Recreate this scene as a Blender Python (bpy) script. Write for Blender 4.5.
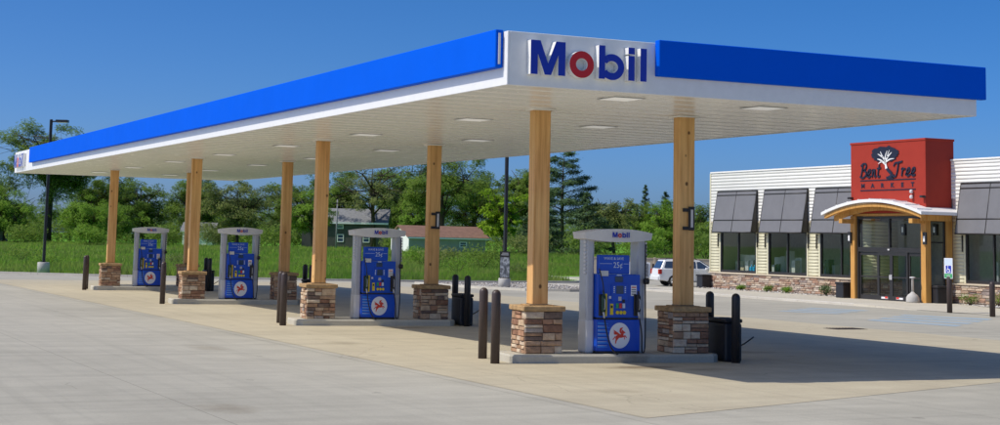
import bpy, bmesh, math, random
import numpy as np
from mathutils import Vector, Matrix
R = math.radians
random.seed(7); RNG = np.random.default_rng(7)
SC = bpy.context.scene
COL = SC.collection
for o in list(bpy.data.objects): bpy.data.objects.remove(o)

# ------------------------------------------------------------------ camera, sky, sun, exposure
# world axes: X runs across the forecourt lanes (towards the market), Y along the canopy, Z up; metres
TH, PITCH, ROLL, CAMH = 0.44693, 0.11828, 0.020724, 2.32
cd = bpy.data.cameras.new('camera'); cam = bpy.data.objects.new('camera', cd); COL.objects.link(cam)
cd.sensor_fit = 'HORIZONTAL'; cd.sensor_width = 36.0; cd.lens = 1.60208 * 36.0
cd.shift_y = -0.16163; cd.clip_end = 20000; cd.clip_start = 0.1
r0 = Vector((math.cos(TH), -math.sin(TH), 0)); f0 = Vector((math.sin(TH), math.cos(TH), 0)); z0 = Vector((0, 0, 1))
fw = f0 * math.cos(PITCH) + z0 * math.sin(PITCH); up0 = -f0 * math.sin(PITCH) + z0 * math.cos(PITCH)
rt = r0 * math.cos(ROLL) + up0 * math.sin(ROLL); up = -r0 * math.sin(ROLL) + up0 * math.cos(ROLL)
m = Matrix((rt, up, -fw)).transposed().to_4x4(); m.translation = Vector((0, 0, CAMH))
cam.matrix_world = m
SC.camera = cam

SUN = Vector((-0.87, 0.17, 1.0)).normalized()          # direction towards the sun
world = bpy.data.worlds.new('World'); SC.world = world; world.use_nodes = True
wn = world.node_tree; bg = wn.nodes['Background']
sky = wn.nodes.new('ShaderNodeTexSky'); sky.sky_type = 'NISHITA'; sky.sun_disc = False
sky.sun_elevation = math.asin(SUN.z); sky.sun_rotation = math.atan2(SUN.x, SUN.y)
sky.altitude = 0; sky.air_density = 0.45; sky.dust_density = 1.5; sky.ozone_density = 8.0
hs = wn.nodes.new('ShaderNodeHueSaturation'); hs.inputs['Saturation'].default_value = 1.22; wn.links.new(sky.outputs[0], hs.inputs['Color'])
wn.links.new(hs.outputs[0], bg.inputs[0]); bg.inputs[1].default_value = 0.13
sl = bpy.data.lights.new('sun', 'SUN'); sl.energy = 3.0; sl.angle = R(0.53); sl.color = (1.0, 0.93, 0.82)
so = bpy.data.objects.new('sun', sl); COL.objects.link(so); so.location = (-40, 8, 60)
so.rotation_euler = SUN.to_track_quat('Z', 'Y').to_euler()
vs = SC.view_settings; vs.view_transform = 'Standard'; vs.look = 'None'; vs.exposure = 0.22; vs.gamma = 1.0; vs.use_curve_mapping = False
SC.cycles.max_bounces = 8; SC.cycles.transparent_max_bounces = 16

# ------------------------------------------------------------------ helpers: objects
def wloc(o):
    v = Vector((0, 0, 0))
    while o is not None: v += o.location; o = o.parent
    return v
def tag(o, label=None, cat=None, group=None, kind=None):
    if label: o['label'] = label
    if cat: o['category'] = cat
    if group: o['group'] = group
    if kind: o['kind'] = kind
    return o
def empty(name, loc, label=None, cat=None, group=None):
    o = bpy.data.objects.new(name, None); COL.objects.link(o); o.location = loc; o.empty_display_size = 0.2
    return tag(o, label, cat, group)
def link(name, me, parent=None, loc=(0, 0, 0)):
    o = bpy.data.objects.new(name, me); COL.objects.link(o); o.parent = parent; o.location = loc
    return o
def copy_tree(o, parent=None):
    c = o.copy(); COL.objects.link(c); c.parent = parent
    for ch in list(o.children): copy_tree(ch, c)
    return c
class MB:
    """collects shapes given in world metres; build() links them as one mesh object, origin at its base centre"""
    def __init__(s): s.bm = bmesh.new()
    def _take(s, verts, m):
        fs = set()
        for v in verts:
            for f in v.link_faces: fs.add(f)
        for f in fs: f.material_index = m
        return fs
    def box(s, x0, x1, y0, y1, z0, z1, m=0, bev=0.0, seg=1):
        mat = Matrix.Translation(((x0+x1)/2, (y0+y1)/2, (z0+z1)/2)) @ Matrix.Diagonal((abs(x1-x0), abs(y1-y0), abs(z1-z0), 1))
        r = bmesh.ops.create_cube(s.bm, size=1, matrix=mat)
        s._take(r['verts'], m)
        if bev > 0:
            es = list({e for v in r['verts'] for e in v.link_edges})
            b = bmesh.ops.bevel(s.bm, geom=es, offset=bev, segments=seg, affect='EDGES', profile=0.5)
            for f in b['faces']: f.material_index = m
        return s
    def cyl(s, p0, p1, r0, r1=None, n=12, m=0, caps=True, smooth=True):
        r1 = r0 if r1 is None else r1
        p0, p1 = Vector(p0), Vector(p1); d = p1 - p0; L = d.length
        q = d.to_track_quat('Z', 'Y').to_matrix().to_4x4(); q.translation = (p0 + p1) / 2
        r = bmesh.ops.create_cone(s.bm, cap_ends=caps, segments=n, radius1=r0, radius2=max(r1, 1e-4), depth=L, matrix=q)
        for f in s._take(r['verts'], m):
            if smooth and len(f.verts) == 4: f.smooth = True
        return s
    def lathe(s, c, prof, n=16, m=0):
        c = Vector(c); rings = []
        for (rr, z) in prof:
            rings.append([s.bm.verts.new((c.x + rr*math.cos(2*math.pi*i/n), c.y + rr*math.sin(2*math.pi*i/n), c.z + z)) for i in range(n)])
        for a, b in zip(rings, rings[1:]):
            for i in range(n):
                f = s.bm.faces.new((a[i], a[(i+1) % n], b[(i+1) % n], b[i])); f.smooth = True; f.material_index = m
        for rg, fl in ((rings[0], True), (rings[-1], False)):
            f = s.bm.faces.new(rg[::-1] if fl else rg); f.material_index = m
        return s
    def tube(s, pts, r, n=6, m=0):
        pts = [Vector(p) for p in pts]; rings = []
        rr = r if isinstance(r, (list, tuple)) else [r]*len(pts)
        for i, p in enumerate(pts):
            d = (pts[min(i+1, len(pts)-1)] - pts[max(i-1, 0)]).normalized()
            a = d.cross(Vector((0.31, 0.2, 0.93)) if abs(d.z) < 0.9 else Vector((1, 0, 0))).normalized(); b = d.cross(a)
            rings.append([s.bm.verts.new(p + rr[i]*(a*math.cos(2*math.pi*k/n) + b*math.sin(2*math.pi*k/n))) for k in range(n)])
        for a, b in zip(rings, rings[1:]):
            for i in range(n):
                f = s.bm.faces.new((a[i], a[(i+1) % n], b[(i+1) % n], b[i])); f.smooth = True; f.material_index = m
        for rg in (rings[0][::-1], rings[-1]):
            f = s.bm.faces.new(rg); f.material_index = m
        return s
    def prism(s, pts, fn, c0, c1, m=0, mside=None, smooth=False):
        """polygon pts (a,b), extruded from depth c0 to c1; fn(a,b,c) -> world point"""
        A = [s.bm.verts.new(fn(a, b, c0)) for a, b in pts]; B = [s.bm.verts.new(fn(a, b, c1)) for a, b in pts]
        ms = m if mside is None else mside
        f = s.bm.faces.new(A[::-1]); f.material_index = ms
        f = s.bm.faces.new(B); f.material_index = m
        n = len(pts)
        for i in range(n):
            f = s.bm.faces.new((A[i], A[(i+1) % n], B[(i+1) % n], B[i])); f.material_index = ms; f.smooth = smooth
        return s
    def strip(s, L, Rr, fn, c0, c1, m=0, mside=None, closed=False):
        """band between two polylines L and Rr, extruded"""
        ms = m if mside is None else mside; n = len(L)
        V = [[s.bm.verts.new(fn(p[0], p[1], c)) for p in P] for P in (L, Rr) for c in (c0, c1)]
        L0, L1, R0, R1 = V
        rg = range(n if closed else n-1)
        for i in rg:
            j = (i+1) % n
            for q, mm in (((L1[i], L1[j], R1[j], R1[i]), m), ((L0[j], L0[i], R0[i], R0[j]), ms), ((L0[i], L0[j], L1[j], L1[i]), ms), ((R0[j], R0[i], R1[i], R1[j]), ms)):
                f = s.bm.faces.new(q); f.material_index = mm
        if not closed:
            for i in (0, n-1):
                f = s.bm.faces.new((L0[i], L1[i], R1[i], R0[i])); f.material_index = ms
        return s
    def build(s, name, mats, parent=None, origin=None, normals=True):
        if normals: bmesh.ops.recalc_face_normals(s.bm, faces=s.bm.faces[:])
        if origin is None:
            co = np.array([v.co[:] for v in s.bm.verts]); a, b = co.min(0), co.max(0)
            origin = Vector(((a[0]+b[0])/2, (a[1]+b[1])/2, a[2]))
        origin = Vector(origin)
        bmesh.ops.translate(s.bm, verts=s.bm.verts[:], vec=-origin)
        me = bpy.data.meshes.new(name); s.bm.to_mesh(me); s.bm.free()
        for mt in (mats if isinstance(mats, (list, tuple)) else [mats]): me.materials.append(mt)
        return link(name, me, parent, origin - (wloc(parent) if parent else Vector((0, 0, 0))))
def bx(name, mat, parent, x0, x1, y0, y1, z0, z1, bev=0.0, seg=1):
    return MB().box(x0, x1, y0, y1, z0, z1, 0, bev, seg).build(name, mat, parent)
def np_mesh(name, V, F, mats, parent=None, origin=(0, 0, 0), mi=None, smooth=False):
    V = np.asarray(V, dtype=np.float32).reshape(-1, 3) - np.asarray(origin, dtype=np.float32); F = np.asarray(F, dtype=np.int32)
    k = F.shape[1]; me = bpy.data.meshes.new(name)
    me.vertices.add(len(V)); me.vertices.foreach_set('co', V.ravel())
    me.loops.add(F.size); me.loops.foreach_set('vertex_index', F.ravel())
    me.polygons.add(len(F)); me.polygons.foreach_set('loop_start', np.arange(0, F.size, k, dtype=np.int32))
    if mi is not None: me.polygons.foreach_set('material_index', np.asarray(mi, dtype=np.int32))
    if smooth: me.polygons.foreach_set('use_smooth', np.ones(len(F), dtype=bool))
    for mt in (mats if isinstance(mats, (list, tuple)) else [mats]): me.materials.append(mt)
    me.update(calc_edges=True); me.validate()
    return link(name, me, parent, Vector(origin) - (wloc(parent) if parent else Vector((0, 0, 0))))
def catmull(P, k=6):
    P = [Vector((p[0], p[1], 0)) for p in P]; out = []
    for i in range(len(P)-1):
        a, b, c, d = P[max(i-1, 0)], P[i], P[i+1], P[min(i+2, len(P)-1)]
        for t in range(k):
            t /= k
            out.append(0.5*((2*b) + (c-a)*t + (2*a-5*b+4*c-d)*t*t + (3*b-a-3*c+d)*t**3))
    out.append(P[-1]); return [(p.x, p.y) for p in out]
def ribbon(mb, pts, w, fn, c0, c1, m=0, mside=None, taper=False, k=6):
    P = catmull(pts, k); L, Q = [], []
    for i, p in enumerate(P):
        a, b = P[max(i-1, 0)], P[min(i+1, len(P)-1)]
        d = Vector((b[0]-a[0], b[1]-a[1])); d = d.normalized() if d.length > 1e-9 else Vector((1, 0)); n = Vector((-d.y, d.x))
        ww = w*(1 - 0.75*i/(len(P)-1)) if taper else w
        L.append((p[0]+n.x*ww/2, p[1]+n.y*ww/2)); Q.append((p[0]-n.x*ww/2, p[1]-n.y*ww/2))
    mb.strip(L, Q, fn, c0, c1, m, mside)
def text_into(mb, s, fn, size, c0, c1, m=0, align='CENTER', stretch=1.0, bold=0.0):
    """flat lettering from the built-in font, extruded a little"""
    cu = bpy.data.curves.new('t', 'FONT'); cu.body = s; cu.size = size; cu.align_x = align; cu.resolution_u = 3; cu.offset = bold
    ob = bpy.data.objects.new('t', cu); COL.objects.link(ob)
    dg = bpy.context.evaluated_depsgraph_get(); me = bpy.data.meshes.new_from_object(ob.evaluated_get(dg))
    vs_ = [mb.bm.verts.new(fn(v.co.x*stretch, v.co.y, c1)) for v in me.vertices]
    for p in me.polygons:
        try:
            f = mb.bm.faces.new([vs_[i] for i in p.vertices]); f.material_index = m
        except ValueError: pass
    bpy.data.objects.remove(ob); bpy.data.curves.remove(cu); bpy.data.meshes.remove(me)

# ------------------------------------------------------------------ helpers: materials
def nodes(name):
    mt = bpy.data.materials.new(name); mt.use_nodes = True; nt = mt.node_tree
    return mt, nt, nt.nodes['Principled BSDF']
def N(nt, t, **kw):
    n = nt.nodes.new(t)
    for k, v in kw.items(): setattr(n, k, v)
    return n
def L(nt, a, b): nt.links.new(a, b)
def ramp(nt, fac, stops, interp='LINEAR'):
    r = N(nt, 'ShaderNodeValToRGB'); r.color_ramp.interpolation = interp; e = r.color_ramp.elements
    while len(e) > 1: e.remove(e[-1])
    e[0].position = stops[0][0]; e[0].color = (*stops[0][1], 1)
    for p, c in stops[1:]:
        x = e.new(p); x.color = (*c, 1)
    L(nt, fac, r.inputs[0]); return r.outputs[0]
def noise(nt, vec, scale, detail=4, rough=0.55):
    n = N(nt, 'ShaderNodeTexNoise'); n.inputs['Scale'].default_value = scale; n.inputs['Detail'].default_value = detail; n.inputs['Roughness'].default_value = rough
    if vec is not None: L(nt, vec, n.inputs['Vector'])
    return n.outputs['Fac']
def mapping(nt, vec, scale=(1, 1, 1), rot=(0, 0, 0), loc=(0, 0, 0)):
    mp = N(nt, 'ShaderNodeMapping'); mp.inputs['Scale'].default_value = scale; mp.inputs['Rotation'].default_value = rot; mp.inputs['Location'].default_value = loc
    L(nt, vec, mp.inputs['Vector']); return mp.outputs[0]
def mathn(nt, op, a, b=None, c=None):
    n = N(nt, 'ShaderNodeMath', operation=op)
    for i, x in enumerate((a, b, c)):
        if x is None: continue
        if isinstance(x, (int, float)): n.inputs[i].default_value = x
        else: L(nt, x, n.inputs[i])
    return n.outputs[0]
def mix(nt, fac, a, b, mode='MIX'):
    n = N(nt, 'ShaderNodeMix', data_type='RGBA', blend_type=mode)
    for i, x in ((0, fac), (6, a), (7, b)):
        if isinstance(x, (int, float)): n.inputs[i].default_value = x
        elif isinstance(x, tuple): n.inputs[i].default_value = (*x, 1)
        else: L(nt, x, n.inputs[i])
    return n.outputs[2]
def bump(nt, b, h, dist=0.01, strength=0.5):
    n = N(nt, 'ShaderNodeBump'); n.inputs['Distance'].default_value = dist; n.inputs['Strength'].default_value = strength
    L(nt, h, n.inputs['Height']); L(nt, n.outputs[0], b.inputs['Normal'])
def pos(nt): return N(nt, 'ShaderNodeNewGeometry').outputs['Position']
def paint(name, col, rough=0.45, var=0.06, metal=0.0, scale=6.0, spec=0.5):
    mt, nt, b = nodes(name); p = pos(nt)
    n1 = noise(nt, p, scale, 5, 0.6); d = tuple(c*(1-var) for c in col); e = tuple(min(1, c*(1+var)) for c in col)
    L(nt, ramp(nt, n1, [(0.3, d), (0.7, e)]), b.inputs['Base Color'])
    rr = N(nt, 'ShaderNodeMapRange'); rr.inputs[3].default_value = rough-0.07; rr.inputs[4].default_value = rough+0.09
    L(nt, noise(nt, p, scale*2.3, 3), rr.inputs[0]); L(nt, rr.outputs[0], b.inputs['Roughness'])
    b.inputs['Metallic'].default_value = metal; b.inputs['Specular IOR Level'].default_value = spec
    return mt
def concrete(name, col, joint=(4.6, 4.6), off=(0, 0), jdark=0.55, stain=0.12, streak=0.05, spots=(), jw=0.009, crack=False):
    mt, nt, b = nodes(name); p = pos(nt)
    big = noise(nt, p, 0.13, 4, 0.6); mid = noise(nt, p, 1.1, 6, 0.65); fine = noise(nt, p, 22, 4, 0.7)
    c = ramp(nt, big, [(0.25, tuple(x*(1-stain) for x in col)), (0.5, col), (0.8, tuple(min(1, x*(1+stain*0.7)) for x in col))])
    c = mix(nt, 0.5, c, ramp(nt, mid, [(0.3, (0.42, 0.42, 0.42)), (0.7, (0.58, 0.58, 0.58))]), 'OVERLAY')
    c = mix(nt, 0.35, c, ramp(nt, fine, [(0.3, (0.4, 0.4, 0.4)), (0.7, (0.6, 0.6, 0.6))]), 'OVERLAY')
    # tyre streaks along the lanes and long soft scuffs
    for sc, rz, st in (((3.2, 0.05, 1), 0.0, streak), ((0.06, 2.2, 1), 0.25, streak*1.2), ((0.05, 1.3, 1), -0.5, streak)):
        s_ = noise(nt, mapping(nt, p, sc, (0, 0, rz)), 1.0, 3, 0.5)
        c = mix(nt, ramp(nt, s_, [(0.52, (0, 0, 0)), (0.72, (st*3, st*3, st*3))]), c, tuple(x*0.55 for x in col))
    sep = N(nt, 'ShaderNodeSeparateXYZ'); L(nt, p, sep.inputs[0])
    wob = mathn(nt, 'MULTIPLY', mathn(nt, 'SUBTRACT', noise(nt, p, 0.9, 3), 0.5), 0.02)
    ms = []
    for k in (0, 1):
        q = mathn(nt, 'ADD', mathn(nt, 'ADD', sep.outputs[k], wob), 400*joint[k] - off[k])
        fr = mathn(nt, 'ABSOLUTE', mathn(nt, 'SUBTRACT', mathn(nt, 'MODULO', q, joint[k]), joint[k]/2))
        ms.append(mathn(nt, 'GREATER_THAN', fr, joint[k]/2 - jw))
    jm = mathn(nt, 'MAXIMUM', ms[0], ms[1])
    # slab to slab difference
    fl = N(nt, 'ShaderNodeVectorMath', operation='FLOOR'); L(nt, mapping(nt, p, (1/joint[0], 1/joint[1], 0), loc=(0.5-off[0]/joint[0], 0.5-off[1]/joint[1], 0)), fl.inputs[0])
    wnn = N(nt, 'ShaderNodeTexWhiteNoise'); L(nt, fl.outputs[0], wnn.inputs['Vector'])
    c = mix(nt, 0.22, c, ramp(nt, wnn.outputs['Value'], [(0, (0.42, 0.42, 0.42)), (1, (0.58, 0.58, 0.58))]), 'OVERLAY')
    c = mix(nt, mathn(nt, 'MULTIPLY', jm, jdark), c, tuple(x*0.3 for x in col))
    # small dark drips
    vo = N(nt, 'ShaderNodeTexVoronoi'); vo.inputs['Scale'].default_value = 0.55; vo.inputs['Randomness'].default_value = 1.0; L(nt, p, vo.inputs['Vector'])
    dr = mathn(nt, 'LESS_THAN', mathn(nt, 'ADD', vo.outputs['Distance'], mathn(nt, 'MULTIPLY', noise(nt, p, 7, 3), 0.10)), 0.10)
    c = mix(nt, mathn(nt, 'MULTIPLY', dr, 0.42), c, tuple(x*0.35 for x in col))
    if crack:                                                             # hairline cracks, only here and there
        ve = N(nt, 'ShaderNodeTexVoronoi', feature='DISTANCE_TO_EDGE'); ve.inputs['Scale'].default_value = 0.16
        wv = N(nt, 'ShaderNodeVectorMath', operation='ADD'); nz = N(nt, 'ShaderNodeTexNoise'); nz.inputs['Scale'].default_value = 0.8; nz.inputs['Detail'].default_value = 6; L(nt, p, nz.inputs['Vector']); L(nt, p, wv.inputs[0]); L(nt, nz.outputs['Color'], wv.inputs[1]); L(nt, wv.outputs[0], ve.inputs['Vector'])
        cm = mathn(nt, 'MULTIPLY', mathn(nt, 'LESS_THAN', ve.outputs['Distance'], 0.0022), mathn(nt, 'GREATER_THAN', noise(nt, p, 0.11, 2), 0.54))
        c = mix(nt, mathn(nt, 'MULTIPLY', cm, 0.22), c, tuple(x*0.3 for x in col))
    for (x, y, rx, ry, a, sc) in spots:                                   # oil and fuel stains with their own shape
        v = N(nt, 'ShaderNodeVectorMath', operation='LENGTH'); L(nt, mapping(nt, p, (1/rx, 1/ry, 0), loc=(-x/rx, -y/ry, 0)), v.inputs[0])
        dd = mathn(nt, 'ADD', v.outputs['Value'], mathn(nt, 'MULTIPLY', mathn(nt, 'SUBTRACT', noise(nt, p, sc, 5, 0.7), 0.5), 1.5))
        c = mix(nt, ramp(nt, dd, [(0.2, (a, a, a)), (1.0, (0, 0, 0))]), c, (0.17, 0.125, 0.07))
    L(nt, c, b.inputs['Base Color']); b.inputs['Roughness'].default_value = 0.85; b.inputs['Specular IOR Level'].default_value = 0.25
    hh = mathn(nt, 'SUBTRACT', fine, mathn(nt, 'MULTIPLY', jm, 2.0)); bump(nt, b, hh, 0.006, 0.35)
    return mt
def stone_mat(name, island, stops):
    mt, nt, b = nodes(name)
    rnd = N(nt, 'ShaderNodeNewGeometry').outputs['Random Per Island'] if island else N(nt, 'ShaderNodeObjectInfo').outputs['Random']
    c = ramp(nt, rnd, stops, 'CONSTANT'); p = pos(nt)
    n1 = noise(nt, p, 9, 6, 0.65); n2 = noise(nt, mapping(nt, p, (6, 6, 26)), 1.0, 4)
    c = mix(nt, 0.8, c, ramp(nt, n1, [(0.25, (0.26, 0.26, 0.27)), (0.75, (0.72, 0.70, 0.68))]), 'OVERLAY')
    c = mix(nt, 0.3, c, ramp(nt, n2, [(0.3, (0.35, 0.33, 0.3)), (0.7, (0.65, 0.63, 0.6))]), 'OVERLAY')
    L(nt, c, b.inputs['Base Color']); b.inputs['Roughness'].default_value = 0.9; b.inputs['Specular IOR Level'].default_value = 0.2
    bump(nt, b, mathn(nt, 'ADD', n1, noise(nt, p, 40, 4)), 0.02, 0.7)
    return mt
PIER = [(0, (0.42, 0.27, 0.17)), (0.16, (0.58, 0.44, 0.30)), (0.34, (0.29, 0.165, 0.11)), (0.46, (0.48, 0.33, 0.22)), (0.6, (0.64, 0.53, 0.40)), (0.76, (0.20, 0.15, 0.125)), (0.86, (0.43, 0.25, 0.16)), (0.94, (0.42, 0.37, 0.33))]
LEDGE = [(0, (0.42, 0.31, 0.23)), (0.16, (0.56, 0.45, 0.34)), (0.34, (0.33, 0.22, 0.17)), (0.46, (0.48, 0.40, 0.33)), (0.6, (0.62, 0.54, 0.44)), (0.76, (0.30, 0.25, 0.23)), (0.88, (0.45, 0.29, 0.21))]
def wood_mat(name, col, dark, along='Z', knots=True):
    mt, nt, b = nodes(name); p = N(nt, 'ShaderNodeTexCoord').outputs['Object']
    oi = N(nt, 'ShaderNodeObjectInfo').outputs['Random']
    ofs = N(nt, 'ShaderNodeVectorMath', operation='ADD'); cb = N(nt, 'ShaderNodeCombineXYZ')
    for k in range(3): L(nt, mathn(nt, 'MULTIPLY', oi, 17.0 + 9*k), cb.inputs[k])
    L(nt, p, ofs.inputs[0]); L(nt, cb.outputs[0], ofs.inputs[1]); p = ofs.outputs[0]
    s = {'Z': (16, 16, 0.7), 'X': (0.7, 16, 16), 'Y': (16, 0.7, 16)}[along]
    g = noise(nt, mapping(nt, p, s), 1.0, 5, 0.6); big = noise(nt, p, 0.9, 3)
    c = ramp(nt, g, [(0.3, dark), (0.55, col), (0.8, tuple(min(1, x*1.18) for x in col))])
    c = mix(nt, 0.5, c, ramp(nt, big, [(0.3, (0.4, 0.4, 0.4)), (0.7, (0.6, 0.6, 0.6))]), 'OVERLAY')
    if knots:
        vo = N(nt, 'ShaderNodeTexVoronoi'); vo.inputs['Scale'].default_value = 3.4; vo.inputs['Randomness'].default_value = 1.0
        L(nt, mapping(nt, p, (1, 1, 0.75)), vo.inputs['Vector'])
        k_ = ramp(nt, vo.outputs['Distance'], [(0.075, (0.9, 0.9, 0.9)), (0.135, (0.0, 0.0, 0.0))])
        c = mix(nt, k_, c, (0.10, 0.045, 0.015))
    L(nt, c, b.inputs['Base Color']); b.inputs['Roughness'].default_value = 0.6; b.inputs['Specular IOR Level'].default_value = 0.3
    bump(nt, b, g, 0.004, 0.4); return mt
def leaf_mat(name, stops, trans=0.3, upward=0.5, gap=0.0, patch=None):
    """leaf: reflects, lets light through, and (gap) stands for a spray of leaves with openings"""
    mt, nt, b = nodes(name); gi = N(nt, 'ShaderNodeNewGeometry')
    c = ramp(nt, gi.outputs['Random Per Island'], stops)
    c = mix(nt, 0.7, c, ramp(nt, noise(nt, gi.outputs['Position'], 0.35, 3), [(0.3, (0.38, 0.42, 0.38)), (0.7, (0.62, 0.60, 0.5))]), 'OVERLAY')
    if patch:                                                             # drier and darker drifts across the field
        for sc_, k0, col in patch: c = mix(nt, ramp(nt, noise(nt, mapping(nt, gi.outputs['Position'], (1, 2.2, 1), (0, 0, TH)), sc_, 4, 0.6), [(k0, (0, 0, 0)), (k0+0.13, (0.75, 0.75, 0.75))]), c, col)
    L(nt, c, b.inputs['Base Color']); b.inputs['Roughness'].default_value = 0.6; b.inputs['Specular IOR Level'].default_value = 0.2
    sc_ = N(nt, 'ShaderNodeVectorMath', operation='SCALE'); L(nt, gi.outputs['Normal'], sc_.inputs[0]); sc_.inputs['Scale'].default_value = 1 - upward
    ad = N(nt, 'ShaderNodeVectorMath', operation='ADD'); L(nt, sc_.outputs[0], ad.inputs[0]); ad.inputs[1].default_value = (0, 0, upward)
    nm = N(nt, 'ShaderNodeVectorMath', operation='NORMALIZE'); L(nt, ad.outputs[0], nm.inputs[0]); L(nt, nm.outputs[0], b.inputs['Normal'])
    tr = N(nt, 'ShaderNodeBsdfTranslucent'); L(nt, mix(nt, 0.4, c, (0.16, 0.26, 0.03)), tr.inputs[0])
    mx = N(nt, 'ShaderNodeMixShader'); mx.inputs[0].default_value = trans
    L(nt, b.outputs[0], mx.inputs[1]); L(nt, tr.outputs[0], mx.inputs[2]); out = mx.outputs[0]
    if gap > 0:
        tp = N(nt, 'ShaderNodeBsdfTransparent'); m2 = N(nt, 'ShaderNodeMixShader'); m2.inputs[0].default_value = gap
        L(nt, out, m2.inputs[1]); L(nt, tp.outputs[0], m2.inputs[2]); out = m2.outputs[0]
    L(nt, out, nt.nodes['Material Output'].inputs[0])
    return mt
def glass_mat(name, tint, rough=0.02):
    mt, nt, b = nodes(name); nt.nodes.remove(b)
    t = N(nt, 'ShaderNodeBsdfTransparent'); t.inputs[0].default_value = (*tint, 1)
    g = N(nt, 'ShaderNodeBsdfGlossy'); g.inputs['Roughness'].default_value = rough; g.inputs[0].default_value = (0.95, 0.97, 1, 1)
    fr = N(nt, 'ShaderNodeFresnel'); fr.inputs[0].default_value = 1.48
    fac = mathn(nt, 'MULTIPLY', fr.outputs[0], mathn(nt, 'SUBTRACT', 1.0, N(nt, 'ShaderNodeNewGeometry').outputs['Backfacing']))      # only the outer skin of the pane mirrors
    mx = N(nt, 'ShaderNodeMixShader'); L(nt, fac, mx.inputs[0]); L(nt, t.outputs[0], mx.inputs[1]); L(nt, g.outputs[0], mx.inputs[2])
    L(nt, mx.outputs[0], nt.nodes['Material Output'].inputs[0]); return mt

M = {}
M['white'] = paint('white_metal', (0.88, 0.88, 0.86), 0.4, 0.03)
mt, nt, b = nodes('lit_lens'); b.inputs['Base Color'].default_value = (0.9, 0.9, 0.88, 1); b.inputs['Emission Color'].default_value = (1, 0.98, 0.94, 1); b.inputs['Emission Strength'].default_value = 0.2; M['litlens'] = mt
M['soffit'] = paint('soffit_white', (0.90, 0.885, 0.84), 0.24, 0.03, scale=1.4)
M['blue'] = paint('canopy_blue', (0.0, 0.112, 0.76), 0.6, 0.03, scale=1.0, spec=0.05)
M['navy'] = paint('letter_blue', (0.008, 0.03, 0.42), 0.3, 0.03)
M['red'] = paint('letter_red', (0.62, 0.012, 0.012), 0.3, 0.03)
M['dblue'] = paint('dispenser_blue', (0.004, 0.075, 0.56), 0.33, 0.08, scale=3)
M['lblue'] = paint('streak_blue', (0.03, 0.22, 0.78), 0.35, 0.05)
M['pale'] = paint('pale_print', (0.62, 0.72, 0.85), 0.4, 0.04)
M['grey'] = paint('dispenser_grey', (0.50, 0.51, 0.53), 0.38, 0.05, metal=0.25)
M['lgrey'] = paint('light_grey', (0.66, 0.66, 0.66), 0.4, 0.04)
M['black'] = paint('black_rubber', (0.022, 0.022, 0.024), 0.5, 0.2)
M['bin'] = paint('black_plastic', (0.018, 0.019, 0.024), 0.5, 0.2)
M['brown'] = paint('bollard_brown', (0.055, 0.038, 0.034), 0.45, 0.15)
M['bblack'] = paint('bollard_black', (0.020, 0.018, 0.020), 0.45, 0.15)
M['screen'] = paint('dark_screen', (0.03, 0.06, 0.13), 0.15, 0.1)
M['yellow'] = paint('button_yellow', (0.78, 0.60, 0.02), 0.4, 0.05)
M['green'] = paint('button_green', (0.04, 0.36, 0.12), 0.4, 0.05)
M['lred'] = paint('button_red', (0.70, 0.05, 0.03), 0.4, 0.05)
M['peg'] = paint('emblem_red', (0.72, 0.05, 0.02), 0.35, 0.04)
M['disc'] = paint('emblem_white', (0.84, 0.84, 0.86), 0.35, 0.02)
M['dgreen'] = paint('nozzle_green', (0.012, 0.05, 0.03), 0.4, 0.1)
M['lens'] = paint('light_lens', (0.93, 0.93, 0.92), 0.25, 0.02)
M['island'] = concrete('island_concrete', (0.54, 0.51, 0.42), (50, 50), stain=0.2, spots=((16.2, 27.5, 0.5, 0.25, 0.8, 3),))
M['lot'] = concrete('lot_concrete', (0.46, 0.435, 0.355), (5.2, 5.2), (0.7, 1.1), 0.45, 0.13, 0.075, spots=((6.3, 21.5, 0.5, 0.9, 0.35, 2.5), (3.5, 17, 0.7, 0.35, 0.3, 3), (9.2, 33, 0.5, 1.2, 0.3, 2), (25.5, 33.5, 0.9, 0.6, 0.3, 2), (36, 58, 1.2, 0.8, 0.35, 2)), crack=True)
M['pad'] = concrete('pad_concrete', (0.53, 0.47, 0.335), (3.9, 4.31), (11.4, 19.6), 0.45, 0.13, 0.055,
                    spots=((15.9, 26.6, 1.1, 0.45, 0.75, 2.2), (16.8, 25.9, 0.9, 0.35, 0.4, 2.5), (16.4, 39.6, 1.2, 0.6, 0.5, 2), (12.9, 22.4, 0.6, 0.4, 0.25, 3), (20.5, 30, 1.0, 0.6, 0.4, 2), (12.6, 34, 0.5, 0.8, 0.3, 3)), crack=True)
M['walk'] = concrete('walk_concrete', (0.58, 0.54, 0.44), (1.8, 2.4), (41.9, 40), 0.5, 0.10, 0.0)
M['kerb'] = concrete('kerb_concrete', (0.56, 0.53, 0.46), (3.0, 3.0), (0.3, 0.2), 0.5, 0.12, 0.0)
M['stone'] = stone_mat('pier_stone', False, PIER); M['stone_i'] = stone_mat('pier_stone_joined', True, PIER)
M['ledge'] = stone_mat('ledge_stone', False, LEDGE); M['ledge_i'] = stone_mat('ledge_stone_joined', True, LEDGE)
M['mortar'] = paint('mortar', (0.17, 0.15, 0.13), 0.95, 0.25, scale=20, spec=0.1)
M['post'] = wood_mat('post_cedar', (0.76, 0.45, 0.18), (0.56, 0.29, 0.095))
M['cap'] = stone_mat('cap_stone', True, [(0, (0.52, 0.35, 0.175)), (0.5, (0.47, 0.32, 0.165))])
M['timber'] = wood_mat('timber', (0.62, 0.33, 0.09), (0.46, 0.22, 0.055), knots=False)
M['dark'] = paint('dark_frame', (0.028, 0.026, 0.026), 0.4, 0.1)
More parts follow.
